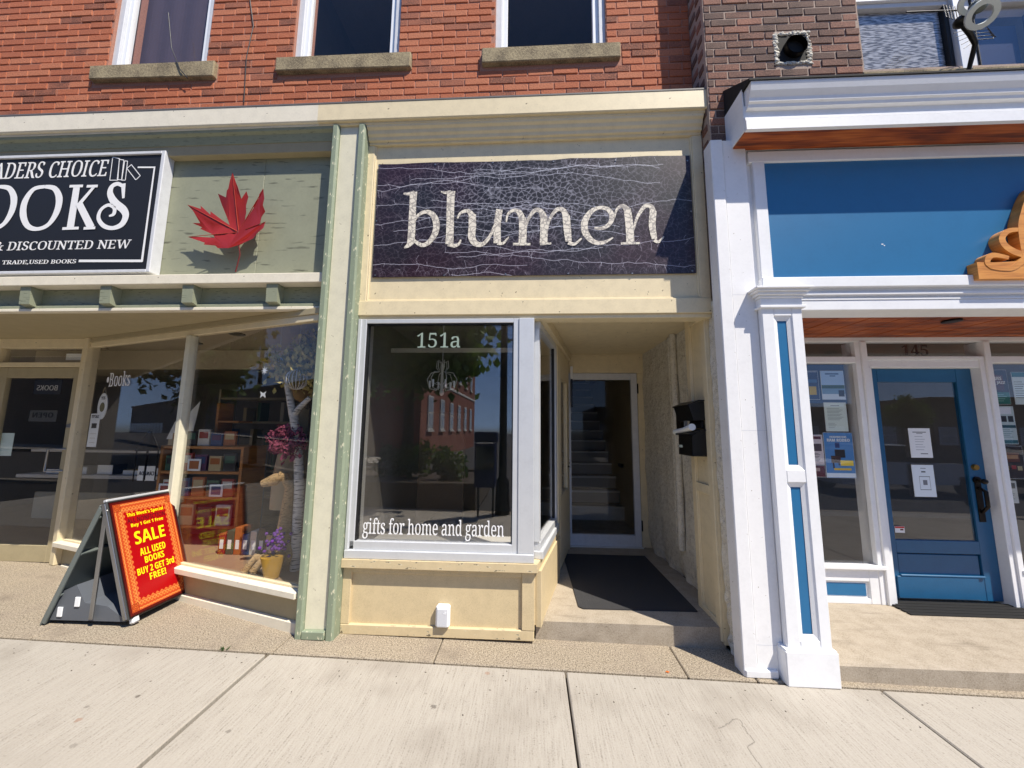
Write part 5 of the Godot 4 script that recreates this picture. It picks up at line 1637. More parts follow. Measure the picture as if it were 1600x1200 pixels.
	b.tube([Vector3(q[0].x, 3.9, 0.27), q[0], q[1], q[2], q[3], q[4], q[5]], [0.012, 0.012, 0.014, 0.016, 0.018, 0.018, 0.02], 8)
	made(la, "arm", b, M.black_metal)
	for r in [[1522, 1, 0.52, 17], [1536, 22, 0.5, 19]]:
		var c := px(r[0], r[1], r[2])
		var ring := MB.new()
		var n := 26
		var R0: float = r[3] / 575.0 * 2.3
		for i in n:
			var w0 := TAU * i / n
			var w1 := TAU * (i + 1) / n
			var t := Basis(Vector3.RIGHT, 0.9) * Basis(Vector3.BACK, -0.2)
			var f := func(w: float, rr: float, h: float) -> Vector3: return c + t * Vector3(cos(w) * rr * 1.3, sin(w) * rr, h)
			for hh in [[0.0, Vector3.BACK], [-0.012, Vector3.FORWARD]]:
				ring.quad(f.call(w0, R0 * 0.62, hh[0]), f.call(w1, R0 * 0.62, hh[0]), f.call(w1, R0, hh[0]), f.call(w0, R0, hh[0]), t * hh[1])
			ring.quad(f.call(w0, R0, 0.0), f.call(w1, R0, 0.0), f.call(w1, R0, -0.012), f.call(w0, R0, -0.012), t * Vector3(cos(w0), sin(w0), 0))
			ring.quad(f.call(w0, R0 * 0.62, 0.0), f.call(w1, R0 * 0.62, 0.0), f.call(w1, R0 * 0.62, -0.012), f.call(w0, R0 * 0.62, -0.012), t * Vector3(-cos(w0), -sin(w0), 0))
		made(la, "ring_reflector", ring, flat("pale_enamel", Color(0.80, 0.83, 0.82), 0.4))
	b = MB.new()
	var hc := px(1528, 10, 0.49)
	b.ball(hc, Vector3(0.05, 0.04, 0.04))
	made(la, "lamp_head", b, flat("grey_enamel", Color(0.32, 0.35, 0.33), 0.4))
	b = MB.new()
	b.ball(px(1506, 32, 0.43), Vector3(0.055, 0.035, 0.05))
	made(la, "socket", b, M.black_metal)
	var ae := thing("tv_aerial", "thin black comb-shaped aerial behind the bent-arm lamp", "aerial", Vector3(3.0, 4.7, 0.3))
	b = MB.new()
	b.tube([px(1416, 19, 0.30), px(1500, 16, 0.30)], [0.005], 6)
	made(ae, "boom", b, M.black_metal)
	for i in 7:
		b = MB.new()
		b.tube([px(1474 + i * 4.5, 8 + i * 0.5, 0.24), px(1479 + i * 4.5, 27 + i * 1.5, 0.40)], [0.003], 5)
		made(ae, "element", b, M.black_metal)
	for i in 5:
		b = MB.new()
		b.tube([px(1490 + i * 4, 52 + i * 6, 0.22), px(1526, 42 + i * 5, 0.22), px(1540 + i * 3, 40 + i * 5, 0.22), px(1556 - i * 1, 58, 0.22)], [0.0022], 5)
		made(ae, "grid_wire", b, M.black_metal)
	# loose wires on the orange brick wall
	for w in [[[[390, -5], [396, 40], [385, 90], [381, 160]], "thin black cable running down the brick wall beside a window"], [[[263, 20], [268, 75], [281, 108], [293, 122]], "thin wire hanging over the window sill and looped below it"]]:
		b = MB.new()
		var pts := []
		var first := px(w[0][0][0], w[0][0][1], -0.055 if w[0][0][0] < 300 else -0.092)
		for p in w[0]:
			pts.append(px(p[0], p[1], -0.055 if w[0][0][0] < 300 else -0.092) - first)
		b.tube(pts, [0.004], 6)
		one("wire", w[1], "wire", b, M.black_metal, first)
	# fallen bits on the paving
	var lf := MB.new()
	lf.slab(PackedVector2Array([Vector2(-0.012, 0), Vector2(0, 0.008), Vector2(0.014, 0.002), Vector2(0.002, -0.008)]), 0.0, 0.002)
	for i in lf.v.size():
		lf.v[i] = Vector3(lf.v[i].x, lf.v[i].z, -lf.v[i].y)
		lf.n[i] = Vector3(lf.n[i].x, lf.n[i].z, -lf.n[i].y)
	var litter := MB.new()
	for i in 130:
		var p := Vector3(rng.randf_range(-4.5, 3.2), 0, 0.245 + absf(rng.randfn(0, 0.16)))
		p.y = G(p.x, p.z) + 0.001
		var s := rng.randf_range(0.15, 0.5)
		var t := Basis(Vector3.UP, rng.randf() * TAU)
		for k2 in range(0, lf.v.size(), 3):
			litter.tri(p + t * lf.v[k2] * s, p + t * lf.v[k2 + 1] * s, p + t * lf.v[k2 + 2] * s, t * lf.n[k2])
	var li := put(self, "litter", litter.mesh(), M.bark)
	li.set_meta("kind", "stuff")
	li.set_meta("label", "tiny crumbs of dirt and leaf on the paving")
	var lb := MB.new()
	lb.v = lf.v; lb.n = lf.n; lb.u = lf.u
	one("fallen_leaf", "tiny orange leaf on the joint before the entry step", "leaf", lb, flat("orange_leaf", Color(0.85, 0.42, 0.12), 0.6), Vector3(0.84, G(0.84, 0.21) + 0.004, 0.21))
	# tuft of weed in the paving joint
	var wd := MB.new()
	for i in 14:
		var a2 := rng.randf() * TAU
		var c := Vector3(cos(a2), 0, sin(a2)) * 0.012
		var tip := c * 3.0 + Vector3.UP * rng.randf_range(0.012, 0.03)
		wd.tri(c + Vector3(0.006, 0, 0), c - Vector3(0.006, 0, 0), tip, Vector3.BACK)
	one("weed", "tiny green weed growing from the paving joint", "plant", wd, M.foliage_dark, Vector3(-1.98, G(-1.98, 0.24), 0.24))

func build_book_window() -> void:
	# bookcase behind the slanted window
	var o := thing("bookcase", "low pine bookcase inside the book shop window", "bookcase", Vector3(-3.3, 0.29, -1.05))
	for x in [-3.80, -2.94]:
		bx(o, "side", M.pine_shelf, x, x + 0.03, 0.29, 1.25, -1.25, -0.92)
	for y in [0.44, 0.72, 0.97, 1.22]:
		bx(o, "shelf", M.pine_shelf, -3.77, -2.94, y, y + 0.028, -1.25, -0.92)
	bx(o, "back", M.room_wall, -3.80, -2.91, 0.29, 1.22, -1.27, -1.25, 0.0)
	bx(o, "side", M.pine_shelf, -3.36, -3.33, 1.248, 1.70, -1.25, -1.05)
	bx(o, "shelf", M.pine_shelf, -3.33, -3.10, 1.49, 1.51, -1.25, -1.05)
	var cols := [Color(0.55, 0.16, 0.13), Color(0.15, 0.25, 0.42), Color(0.70, 0.62, 0.45), Color(0.18, 0.33, 0.25), Color(0.75, 0.73, 0.68), Color(0.30, 0.14, 0.30), Color(0.62, 0.35, 0.15), Color(0.12, 0.12, 0.14)]
	var names := ["dark red", "navy blue", "tan", "dark green", "off-white", "purple", "orange brown", "black"]
	var cover := []
	for i in 8:
		cover.append(flat("cover%d" % i, cols[i], 0.5))
	var spots := []
	for i in 5:
		spots.append([-3.72 + i * 0.14, 1.249, 0.125, 0.13 + 0.02 * (i % 3), -0.95, "standing on top of the bookcase"])
	for i in 5:
		spots.append([-3.74 + i * 0.155, 0.999, 0.13, 0.15 + 0.015 * ((i * 2) % 3), -0.93, "facing out on the upper shelf"])
	for i in 5:
		spots.append([-3.74 + i * 0.155, 0.749, 0.13, 0.16 + 0.015 * (i % 3), -0.93, "facing out on the middle shelf"])
	for i in 4:
		spots.append([-3.72 + i * 0.19, 0.469, 0.15, 0.18 + 0.02 * (i % 2), -0.93, "facing out on the lowest shelf"])
	for i in spots.size():
		var s: Array = spots[i]
		var c := (i * 5 + 2) % 8
		var bk := thing("book", "%s book %s" % [names[c], s[5]], "book", Vector3(s[0] + s[2] * 0.5, s[1], s[4]), "books in the shop window")
		bx(bk, "cover", cover[c], s[0], s[0] + s[2], s[1], s[1] + s[3], s[4] - 0.03, s[4])
		bx(bk, "title_panel", cover[(c + 4) % 8], s[0] + 0.015, s[0] + s[2] - 0.015, s[1] + s[3] * 0.45, s[1] + s[3] * 0.85, s[4], s[4] + 0.001, 0.0)
	# more stock: framed pictures, a paper stack, books leaning along the display floor and on a back shelf
	for k in 3:
		var fx: float = [-3.70, -3.42, -3.16][k]
		var fy: float = [0.749, 0.999, 0.749][k]
		var pf := thing("picture_frame", ["small framed picture in white mount on the middle shelf", "small framed picture in white mount on the upper shelf", "small framed dark picture at the end of the middle shelf"][k], "picture", Vector3(fx, fy, -0.925), "pictures in the bookcase")
		bx(pf, "mount", M.paper, fx - 0.07, fx + 0.07, fy, fy + 0.12, -0.928, -0.92)
		bx(pf, "picture", cover[[0, 6, 1][k]], fx - 0.05, fx + 0.05, fy + 0.02, fy + 0.10, -0.92, -0.919, 0.0)
	for k in 8:
		var bx0 := -2.86 + k * 0.075
		var bk := thing("book", "%s book leaning in the row on the display floor" % names[(k * 3) % 8], "book", Vector3(bx0, 0.29, -0.62), "books leaning on the display floor")
		bx(bk, "cover", cover[(k * 3) % 8], bx0, bx0 + 0.06 + 0.008 * (k % 2), 0.291, 0.47 + 0.03 * (k % 3), -0.80, -0.66)
		bx(bk, "title_panel", M.paper, bx0 + 0.015, bx0 + 0.05, 0.34, 0.42, -0.66, -0.6592, 0.0)
	var bsh := thing("bookcase", "tall dark bookcase at the back of the book shop", "bookcase", Vector3(-3.2, 0.04, -2.6))
	for yy in [0.1, 0.45, 0.8, 1.15, 1.5, 1.85]:
		bx(bsh, "shelf", M.room_tan, -4.6, -2.0, yy, yy + 0.03, -2.8, -2.5)
	for xx in [-4.63, -3.3, -2.0]:
		bx(bsh, "side", M.room_tan, xx, xx + 0.03, 0.04, 2.0, -2.8, -2.49)
	for k in 24:
		var xx := -4.55 + fmod(k * 0.618, 1.0) * 2.4
		var yy: float = [0.83, 1.18, 1.53][k / 8]
		var bk := thing("book", "%s book on the %s shelf of the tall back bookcase" % [names[k * 5 % 8], ["low", "middle", "high"][k / 8]], "book", Vector3(xx, yy, -2.6), "books on the tall bookcase")
		bx(bk, "spine", cover[k * 5 % 8], xx, xx + 0.05, yy, yy + 0.2 + 0.04 * (k % 3), -2.7, -2.52)
	# birch trunk forked at the top
	var bt := thing("birch_trunk", "forked white birch trunk standing in the book shop window", "tree trunk", Vector3(-1.93, 0.29, -0.35))
	var b := MB.new()
	b.tube([Vector3(-1.92, 0.29, -0.36), Vector3(-1.935, 0.9, -0.35), Vector3(-1.97, 1.25, -0.35), Vector3(-2.04, 1.56, -0.35)], [0.045, 0.04, 0.036, 0.034], 12)
	made(bt, "trunk", b, M.birch)
	b = MB.new()
	b.tube([Vector3(-2.04, 1.54, -0.35), Vector3(-2.08, 1.68, -0.35), Vector3(-2.125, 1.82, -0.36)], [0.034, 0.028, 0.024], 10)
	made(bt, "limb", b, M.birch)
	b = MB.new()
	b.tube([Vector3(-2.035, 1.55, -0.35), Vector3(-1.98, 1.62, -0.34), Vector3(-1.90, 1.70, -0.34)], [0.03, 0.024, 0.02], 10)
	made(bt, "limb", b, M.birch)
	# cloth-draped figure behind it
	var df := thing("draped_stand", "tapered stand draped in beige cloth behind the birch trunk", "display stand", Vector3(-2.13, 0.29, -0.55))
	b = MB.new()
	b.tube([Vector3(-2.12, 0.75, -0.55), Vector3(-2.13, 1.0, -0.55), Vector3(-2.12, 1.3, -0.55), Vector3(-2.08, 1.5, -0.55), Vector3(-2.06, 1.62, -0.55)], [0.17, 0.16, 0.13, 0.10, 0.06], 16)
	made(df, "drape", b, flat("beige_cloth", Color(0.58, 0.53, 0.42), 0.95))
	b = MB.new()
	b.ball(Vector3(-2.10, 1.79, -0.58), Vector3(0.11, 0.12, 0.1))
	made(df, "top_knob", b, flat("straw", Color(0.52, 0.42, 0.24), 0.9))
	bx(df, "pole", M.bark, -2.14, -2.11, 0.29, 0.78, -0.57, -0.54)
	var dfl := thing("dried_flowers", "mass of dried yellowish flowers at the top of the birch trunk", "dried flowers", Vector3(-1.98, 1.85, -0.5))
	made(dfl, "foliage", leaf_cloud(3600, Vector3(-1.98, 2.02, -0.40), Vector3(0.34, 0.26, 0.2), 0.035), flat("dried", Color(0.66, 0.60, 0.34), 0.9))
	made(dfl, "blossom", leaf_cloud(1200, Vector3(-2.06, 1.32, -0.36), Vector3(0.16, 0.14, 0.12), 0.028), flat("dried_pink", Color(0.50, 0.22, 0.30), 0.9))
	bx(dfl, "stalk", M.bark, -1.99, -1.98, 1.3, 2.05, -0.5, -0.49)
	# hanging ornaments
	for k in 3:
		var c: Vector3 = [Vector3(-2.216, 2.005, -0.36), Vector3(-1.985, 2.01, -0.34), Vector3(-1.99, 1.85, -0.28)][k]
		var r: float = [0.05, 0.055, 0.085][k]
		var og := thing("hanging_ornament", ["clear ribbed glass ball hanging in the book shop window", "dark twig ball hanging beside the ribbed glass ball", "large open ring ball hanging under the twig ball"][k], "ornament", c, "ornaments hanging in the window")
		for i in 9:
			var t := Basis(Vector3.UP, PI * i / 9) * Basis(Vector3.BACK, 0.2 * sin(i * 2.0) * k)
			var pts := []
			for j in 21:
				pts.append(c + t * Vector3(cos(TAU * j / 20), sin(TAU * j / 20), 0) * r)
			b = MB.new()
			b.tube(pts, [0.0035 if k != 0 else 0.0025], 5, false)
			made(og, "ring", b, [M.vinyl_white, M.bark, M.nosing][k])
		b = MB.new()
		b.tube([c + Vector3.UP * r, Vector3(c.x, 2.34, c.z)], [0.0015], 5)
		made(og, "thread", b, M.nosing)
	# spotted plush giraffe bending down, and its basket of flowers
	var gf := thing("plush_giraffe", "spotted plush giraffe with a long neck in the window corner", "toy", Vector3(-2.15, 0.29, -0.3))
	var plush := mat("plush", Color(0.80, 0.68, 0.50), 0.95, M.birch.albedo_texture, 5.0)
	b = MB.new()
	b.tube([Vector3(-2.03, 0.50, -0.33), Vector3(-2.02, 0.75, -0.33), Vector3(-2.00, 0.95, -0.32), Vector3(-2.04, 1.04, -0.30), Vector3(-2.10, 1.02, -0.28), Vector3(-2.20, 0.985, -0.27)], [0.06, 0.045, 0.035, 0.04, 0.05, 0.03], 12)
	made(gf, "neck", b, plush)
	b = MB.new()
	b.ball(Vector3(-2.03, 0.42, -0.34), Vector3(0.11, 0.11, 0.09))
	made(gf, "body", b, plush)
	for s in [-0.02, 0.05]:
		b = MB.new()
		b.tube([Vector3(-2.06 + s, 0.38, -0.30), Vector3(-2.16 + s, 0.42, -0.24), Vector3(-2.22 + s, 0.32, -0.21)], [0.035, 0.03, 0.032], 10)
		made(gf, "leg", b, plush)
	b = MB.new()
	b.ball(Vector3(-2.06, 1.05, -0.27), Vector3(0.012, 0.035, 0.02), 6, 8)
	made(gf, "ear", b, plush)
	var fl := thing("flower_basket", "yellow basket of purple paper flowers beside the plush giraffe", "basket", Vector3(-1.98, 0.29, -0.2))
	b = MB.new()
	b.tube([Vector3(-1.99, 0.30, -0.17), Vector3(-1.99, 0.46, -0.17)], [0.05, 0.085], 14)
	made(fl, "basket", b, flat("yellow_basket", Color(0.60, 0.46, 0.14), 0.8))
	b = MB.new()
	for i in 60:
		var p := Vector3(-1.99, 0.55, -0.18) + Vector3(rng.randfn(0, 0.05), rng.randfn(0, 0.045), rng.randfn(0, 0.04))
		b.ball(p, Vector3.ONE * 0.014, 4, 6)
	made(fl, "blossom", b, flat("purple_paper", Color(0.36, 0.16, 0.50), 0.8))
	# paper cut-outs on the glass
	for k in 2:
		var c := Vector2(-2.196, 1.908) if k == 0 else Vector2(-2.191, 1.712)
		var z := wz(c.x) - 0.008
		b = MB.new()
		if k == 0:
			for i in 8:
				var w := TAU * i / 8
				b.stroke([Vector2.ZERO, Vector2(cos(w), sin(w)) * 0.035], [0.014, 0.003], 0.0, 0.002 + i * 0.0002)
		else:
			b.slab(PackedVector2Array([Vector2(0, -0.012), Vector2(0.03, -0.03), Vector2(0.022, 0.0), Vector2(0.035, 0.024), Vector2(0, 0.008), Vector2(-0.035, 0.024), Vector2(-0.022, 0.0), Vector2(-0.03, -0.03)]), 0.0, 0.002)
		one("paper_snowflake" if k == 0 else "paper_butterfly", ["small white paper snowflake stuck on the book shop window", "small white paper butterfly stuck on the book shop window"][k], "decoration", b, M.paper, Vector3(c.x, c.y, z), "", Basis(Vector3.UP, -0.29))
	# oval hanging plaque, sale notice, white banner
	var tw := Basis(Vector3.UP, -atan2(0.3, 1.0))
	var pq := thing("oval_plaque", "white oval plaque hanging inside the book shop window", "plaque", Vector3(-4.40, 1.645, wz(-4.40) - 0.02), "", tw)
	b = MB.new()
	var el := PackedVector2Array()
	for i in 28:
		el.append(Vector2(cos(TAU * i / 28) * 0.085, sin(TAU * i / 28) * 0.135))
	b.slab(el, 0.0, 0.006)
	put(pq, "board", b.mesh(), M.paper)
	b = MB.new()
	b.ball(Vector3(0, -0.01, 0.006), Vector3(0.045, 0.05, 0.003), 6, 10)
	put(pq, "picture", b.mesh(), flat("plaque_olive", Color(0.42, 0.40, 0.25), 0.7))
	words(pq, "lettering", "YES", font("Droid Serif"), M.ink, Vector3(0, 0.085, 0.007), 0.07, 0.03)
	b = MB.new()
	for s in [-1.0, 1.0]:
		b.tube([Vector3(s * 0.04, 0.12, 0.003), Vector3(0, 0.20, 0.003)], [0.003], 5)
	put(pq, "string", b.mesh(), M.khaki)
	var nt := thing("window_notice", "white notice with a small picture inside the book shop window", "notice", Vector3(-4.485, 1.40, wz(-4.485) - 0.012), "", tw)
	bx(nt, "sheet", M.paper, -0.085, 0.085, -0.17, 0.17, 0.0, 0.002, 0.0)
	words(nt, "lettering", "TOY SALE", font("Droid Serif"), M.ink, Vector3(0, 0.14, 0.0028), 0.13, 0.03)
	bx(nt, "picture", M.ink, -0.045, 0.045, 0.02, 0.07, 0.002, 0.003, 0.0)
	for i in 3:
		bx(nt, "text_line", M.nosing, -0.05, 0.05, -0.04 - 0.045 * i, -0.032 - 0.045 * i, 0.002, 0.003, 0.0)
	var bn := thing("paper_banner", "white pointed banner with dark lettering deep in the book shop", "banner", Vector3(-4.0, 1.5, -1.35))
	b = MB.new()
	b.slab(PackedVector2Array([Vector2(-0.20, -0.22), Vector2(0.10, -0.22), Vector2(0.16, 0.22), Vector2(0.02, 0.06), Vector2(-0.12, -0.02)]), 0.0, 0.004)
	made(bn, "sheet", b, M.paper, Vector3(-4.0, 1.52, -1.36), Basis(Vector3.UP, 0.001))
	bx(bn, "stand", M.room_tan, -4.2, -3.92, 0.3, 1.30, -1.42, -1.38)
	var lz := thing("table_lamp", "dark lantern on the window ledge of the book shop", "lantern", Vector3(-3.78, 0.95, -0.95))
	b = MB.new()
	b.tube([Vector3(-3.86, 1.20, -0.85), Vector3(-3.86, 1.32, -0.85), Vector3(-3.86, 1.40, -0.85)], [0.10, 0.05, 0.01], 6)
	made(lz, "cap", b, M.bronze)
	for i in 4:
		bx(lz, "rail", M.bronze, -3.92 + 0.11 * (i % 2), -3.91 + 0.11 * (i % 2), 0.9, 1.2, -0.91 + 0.11 * (i / 2), -0.90 + 0.11 * (i / 2))
	# shelf with boxes, left of the bookcase and seen through the door
	var sh := thing("display_shelf", "long white display shelf inside the book shop", "shelf", Vector3(-4.6, 0.75, -1.5))
	bx(sh, "board", M.plaster_white, -6.2, -3.95, 0.82, 0.86, -1.75, -1.5)
	bx(sh, "front", M.room_tan, -6.2, -3.95, 0.30, 0.62, -1.74, -1.70)
	bx(sh, "board", M.plaster_white, -6.2, -3.95, 1.12, 1.15, -1.75, -1.6)
	for i in 6:
		var x := -5.9 + i * 0.33
		var bk := thing("book", "%s book stacked on the long white display shelf" % names[(i * 3 + 1) % 8], "book", Vector3(x, 0.86, -1.6), "books on the display shelf")
		bx(bk, "cover", cover[(i * 3 + 1) % 8], x, x + 0.20, 0.861, 0.92 + 0.03 * (i % 3), -1.72, -1.56)
		bx(bk, "pages", M.paper, x + 0.004, x + 0.196, 0.866, 0.915 + 0.03 * (i % 3), -1.56, -1.558, 0.0)
	var pc := thing("shop_notice", "white card with mirrored dark lettering low in the book shop window", "notice", Vector3(-4.02, 0.95, -1.02))
	bx(pc, "card", M.paper, -4.12, -3.92, 0.88, 1.03, -1.02, -1.017, 0.0)
	words(pc, "lettering", "CANADA", font("Droid Sans", true), M.ink, Vector3(-4.02, 0.955, -1.0155), 0.17, 0.04, Basis(Vector3.UP, PI))
	# signs hung inside the door, seen from behind
	for k in 2:
		var y: float = [1.545, 1.84][k]
		var s := thing("door_sign", ["dark sign reading OPEN mirrored, hung inside the book shop door", "dark sign reading BOOKS mirrored, hung high inside the book shop door"][k], "sign", Vector3(-5.25, y, -1.0))
		bx(s, "board", flat("slate%d" % k, [Color(0.30, 0.30, 0.28), Color(0.08, 0.09, 0.12)][k], 0.5), -5.42, -5.10, y - 0.06, y + 0.06 + 0.04 * k, -1.0, -0.995)
		words(s, "lettering", ["OPEN", "BOOKS"][k], font("Droid Sans", k == 0), M.ink if k == 0 else M.nosing, Vector3(-5.26, y + 0.01, -0.993), 0.24, 0.055, Basis(Vector3.UP, PI))
	bx(thing("door_notice", "pale sheet of paper taped inside the book shop door", "notice", Vector3(-5.55, 1.2, -0.96)), "sheet", M.paper_mint, -5.65, -5.50, 1.12, 1.36, -0.962, -0.96, 0.0)

func sheet(label: String, m: Material, x0: float, x1: float, y0: float, y1: float, z: float, group: String, cat := "poster") -> Node3D:
	var o := thing(cat, label, cat, Vector3((x0 + x1) * 0.5, (y0 + y1) * 0.5, z), group)
	var q := MB.new()
	q.quad(Vector3(x0, y0, z + 0.0012), Vector3(x1, y0, z + 0.0012), Vector3(x1, y1, z + 0.0012), Vector3(x0, y1, z + 0.0012), Vector3.BACK)
	made(o, "print", q, m)
	bx(o, "paper", M.paper, x0 - 0.002, x1 + 0.002, y0 - 0.002, y1 + 0.002, z - 0.001, z + 0.0005, 0.0)
	return o

func build_posters() -> void:
	var z := -0.684
	var ink := Color(0.25, 0.27, 0.27)
	var g1 := "papers in the window left of the blue door"
	var g2 := "papers in the window right of the blue door"
	var san := font("Droid Sans", true)
	var p := poster_print("print_blue_night", Color(0.16, 0.26, 0.42), [[0.06, 0.03, 0.88, 0.02, Color(0.8, 0.85, 0.9)], [0.2, 0.55, 0.6, 0.3, Color(0.75, 0.65, 0.25)], [0.1, 0.3, 0.8, 0.12, Color(0.25, 0.42, 0.60)]], [])
	sheet("dark blue poster with yellow letters beside the white column", p, 2.46, 2.565, 1.735, 1.99, z, g1)
	p = poster_print("print_lake", Color(0.62, 0.76, 0.90), [[0.0, 0.5, 1.0, 0.12, Color(0.20, 0.34, 0.30)], [0.0, 0.62, 1.0, 0.2, Color(0.45, 0.60, 0.72)], [0.0, 0.82, 1.0, 0.18, Color(0.80, 0.86, 0.90)], [0.72, 0.68, 0.26, 0.22, Color(0.12, 0.15, 0.22)], [0.2, 0.08, 0.6, 0.05, Color(0.20, 0.36, 0.55)], [0.4, 0.16, 0.25, 0.04, Color(0.24, 0.40, 0.58)]], [])
	bx(thing("backing_board", "blue board behind the posters at the top of the window", "board", Vector3(2.6, 1.85, z - 0.01)), "board", flat("board_blue", Color(0.14, 0.27, 0.42), 0.6), 2.2, 2.80, 1.70, 2.05, z - 0.012, z - 0.004, 0.0)
	var o := sheet("pale blue lake poster at the top of the window", p, 2.59, 2.785, 1.735, 1.99, z, g1)
	p = poster_print("print_letter", Color(0.82, 0.87, 0.83), [[0.3, 0.1, 0.4, 0.02, ink]], [[0.12, 0.2, 0.75, 9, 0.05, Color(0.55, 0.60, 0.58)], [0.12, 0.72, 0.4, 4, 0.05, Color(0.6, 0.65, 0.62)]])
	sheet("pale green typed letter taped under the lake poster", p, 2.595, 2.78, 1.455, 1.705, z, g1, "notice")
	p = poster_print("print_rodeo", Color(0.30, 0.52, 0.74), [[0.38, 0.22, 0.16, 0.12, Color(0.12, 0.20, 0.42)], [0.35, 0.38, 0.36, 0.18, Color(0.12, 0.08, 0.06)], [0.2, 0.52, 0.34, 0.16, Color(0.24, 0.13, 0.09)], [0.24, 0.66, 0.06, 0.14, Color(0.14, 0.08, 0.06)], [0.44, 0.64, 0.05, 0.1, Color(0.14, 0.08, 0.06)], [0.52, 0.62, 0.45, 0.12, Color(0.93, 0.80, 0.12)], [0.28, 0.79, 0.6, 0.05, Color(0.88, 0.72, 0.15)], [0.0, 0.9, 1.0, 0.1, Color(0.86, 0.90, 0.93)]], [])
	o = sheet("blue rodeo poster with a rider on a bucking horse", p, 2.565, 2.805, 1.055, 1.44, z, g1)
	words(o, "lettering", "HEADWATERS", san, M.paper, Vector3(2.685, 1.405, z + 0.003), 0.14, 0.016)
	words(o, "lettering", "RAM RODEO", san, M.paper, Vector3(2.685, 1.377, z + 0.003), 0.19, 0.026)
	p = poster_print("print_pink", Color(0.80, 0.76, 0.76), [[0.1, 0.05, 0.8, 0.1, Color(0.35, 0.1, 0.12)], [0.1, 0.3, 0.8, 0.25, Color(0.30, 0.25, 0.28)]], [[0.1, 0.62, 0.7, 6, 0.05, ink]])
	sheet("pale pink flyer half hidden by the white column", p, 2.44, 2.553, 1.165, 1.42, z, g1)
	p = poster_print("print_crimson", Color(0.35, 0.08, 0.10), [[0.1, 0.2, 0.5, 0.3, Color(0.7, 0.6, 0.55)]], [])
	sheet("small crimson flyer under the pale pink flyer", p, 2.45, 2.553, 1.06, 1.155, z, g1)
	# notices on the door glass
	var zd := -0.723
	p = poster_print("print_hours", Color(0.90, 0.91, 0.92), [[0.18, 0.12, 0.64, 0.025, ink], [0.36, 0.17, 0.3, 0.02, ink], [0.45, 0.86, 0.35, 0.025, ink]], [[0.25, 0.28, 0.5, 6, 0.09, Color(0.62, 0.64, 0.67)]])
	sheet("white sheet of opening hours taped on the blue door", p, 3.30, 3.475, 1.235, 1.485, zd + 0.018, "papers on the blue door", "notice")
	p = poster_print("print_drawing", Color(0.86, 0.90, 0.93), [[0.4, 0.1, 0.25, 0.02, ink], [0.42, 0.2, 0.2, 0.04, ink], [0.3, 0.36, 0.5, 0.02, ink], [0.3, 0.78, 0.5, 0.02, ink], [0.3, 0.36, 0.02, 0.44, ink], [0.78, 0.36, 0.02, 0.44, ink], [0.45, 0.48, 0.2, 0.16, Color(0.45, 0.47, 0.5)]], [])
	sheet("white sheet with a framed drawing taped lower on the blue door", p, 3.29, 3.465, 0.905, 1.17, zd + 0.018, "papers on the blue door", "notice")
	p = poster_print("print_sticker", Color(0.9, 0.9, 0.9), [[0.0, 0.0, 1.0, 0.3, Color(0.75, 0.2, 0.18)], [0.55, 0.4, 0.35, 0.25, Color(0.35, 0.1, 0.1)]], [])
	sheet("small white and red sticker at the foot of the blue door glass", p, 3.095, 3.17, 0.605, 0.655, zd + 0.018, "papers on the blue door", "sticker")
	# right window
	p = poster_print("print_blues", Color(0.16, 0.12, 0.13), [[0.1, 0.15, 0.7, 0.45, Color(0.35, 0.16, 0.12)], [0.0, 0.66, 1.0, 0.34, Color(0.15, 0.42, 0.36)]], [[0.1, 0.72, 0.8, 4, 0.06, Color(0.6, 0.75, 0.7)]])
	o = sheet("dark music poster above a green band", p, 3.99, 4.15, 1.70, 2.0, z, g2)
	words(o, "lettering", "BLUES", san, M.paper, Vector3(4.055, 1.925, z + 0.003), 0.09, 0.03)
	words(o, "lettering", "JAZZ", san, M.paper, Vector3(4.09, 1.885, z + 0.003), 0.07, 0.03)
	p = poster_print("print_teal", Color(0.72, 0.78, 0.77), [[0.1, 0.03, 0.8, 0.18, Color(0.85, 0.86, 0.88)], [0.05, 0.26, 0.26, 0.16, Color(0.14, 0.14, 0.15)], [0.37, 0.26, 0.26, 0.16, Color(0.16, 0.14, 0.14)], [0.69, 0.26, 0.26, 0.16, Color(0.14, 0.15, 0.15)], [0.0, 0.5, 1.0, 0.08, Color(0.12, 0.30, 0.33)], [0.0, 0.9, 1.0, 0.1, Color(0.16, 0.38, 0.40)]], [[0.1, 0.62, 0.8, 5, 0.05, Color(0.45, 0.55, 0.55)]])
	sheet("pale teal poster with three round dark pictures", p, 3.99, 4.16, 1.36, 1.68, z, g2)
	p = poster_print("print_crest", Color(0.14, 0.09, 0.07), [[0.15, 0.2, 0.7, 0.3, Color(0.36, 0.18, 0.10)], [0.2, 0.28, 0.6, 0.12, Color(0.65, 0.50, 0.35)], [0.15, 0.62, 0.2, 0.12, Color(0.6, 0.5, 0.2)], [0.45, 0.6, 0.2, 0.12, Color(0.55, 0.12, 0.1)], [0.7, 0.62, 0.2, 0.14, Color(0.65, 0.6, 0.45)]], [])
	sheet("dark brown poster with a crest and food", p, 3.99, 4.18, 1.07, 1.34, z, g2)
	p = poster_print("print_small", Color(0.78, 0.79, 0.76), [[0.1, 0.1, 0.8, 0.25, Color(0.4, 0.4, 0.38)]], [[0.1, 0.5, 0.7, 5, 0.08, ink]])
	sheet("small grey flyer under the dark brown poster", p, 4.0, 4.09, 0.87, 1.05, z, g2)
	p = poster_print("print_aqua", Color(0.80, 0.86, 0.85), [[0.0, 0.0, 1.0, 0.15, Color(0.15, 0.42, 0.45)]], [[0.1, 0.3, 0.8, 8, 0.07, ink]])
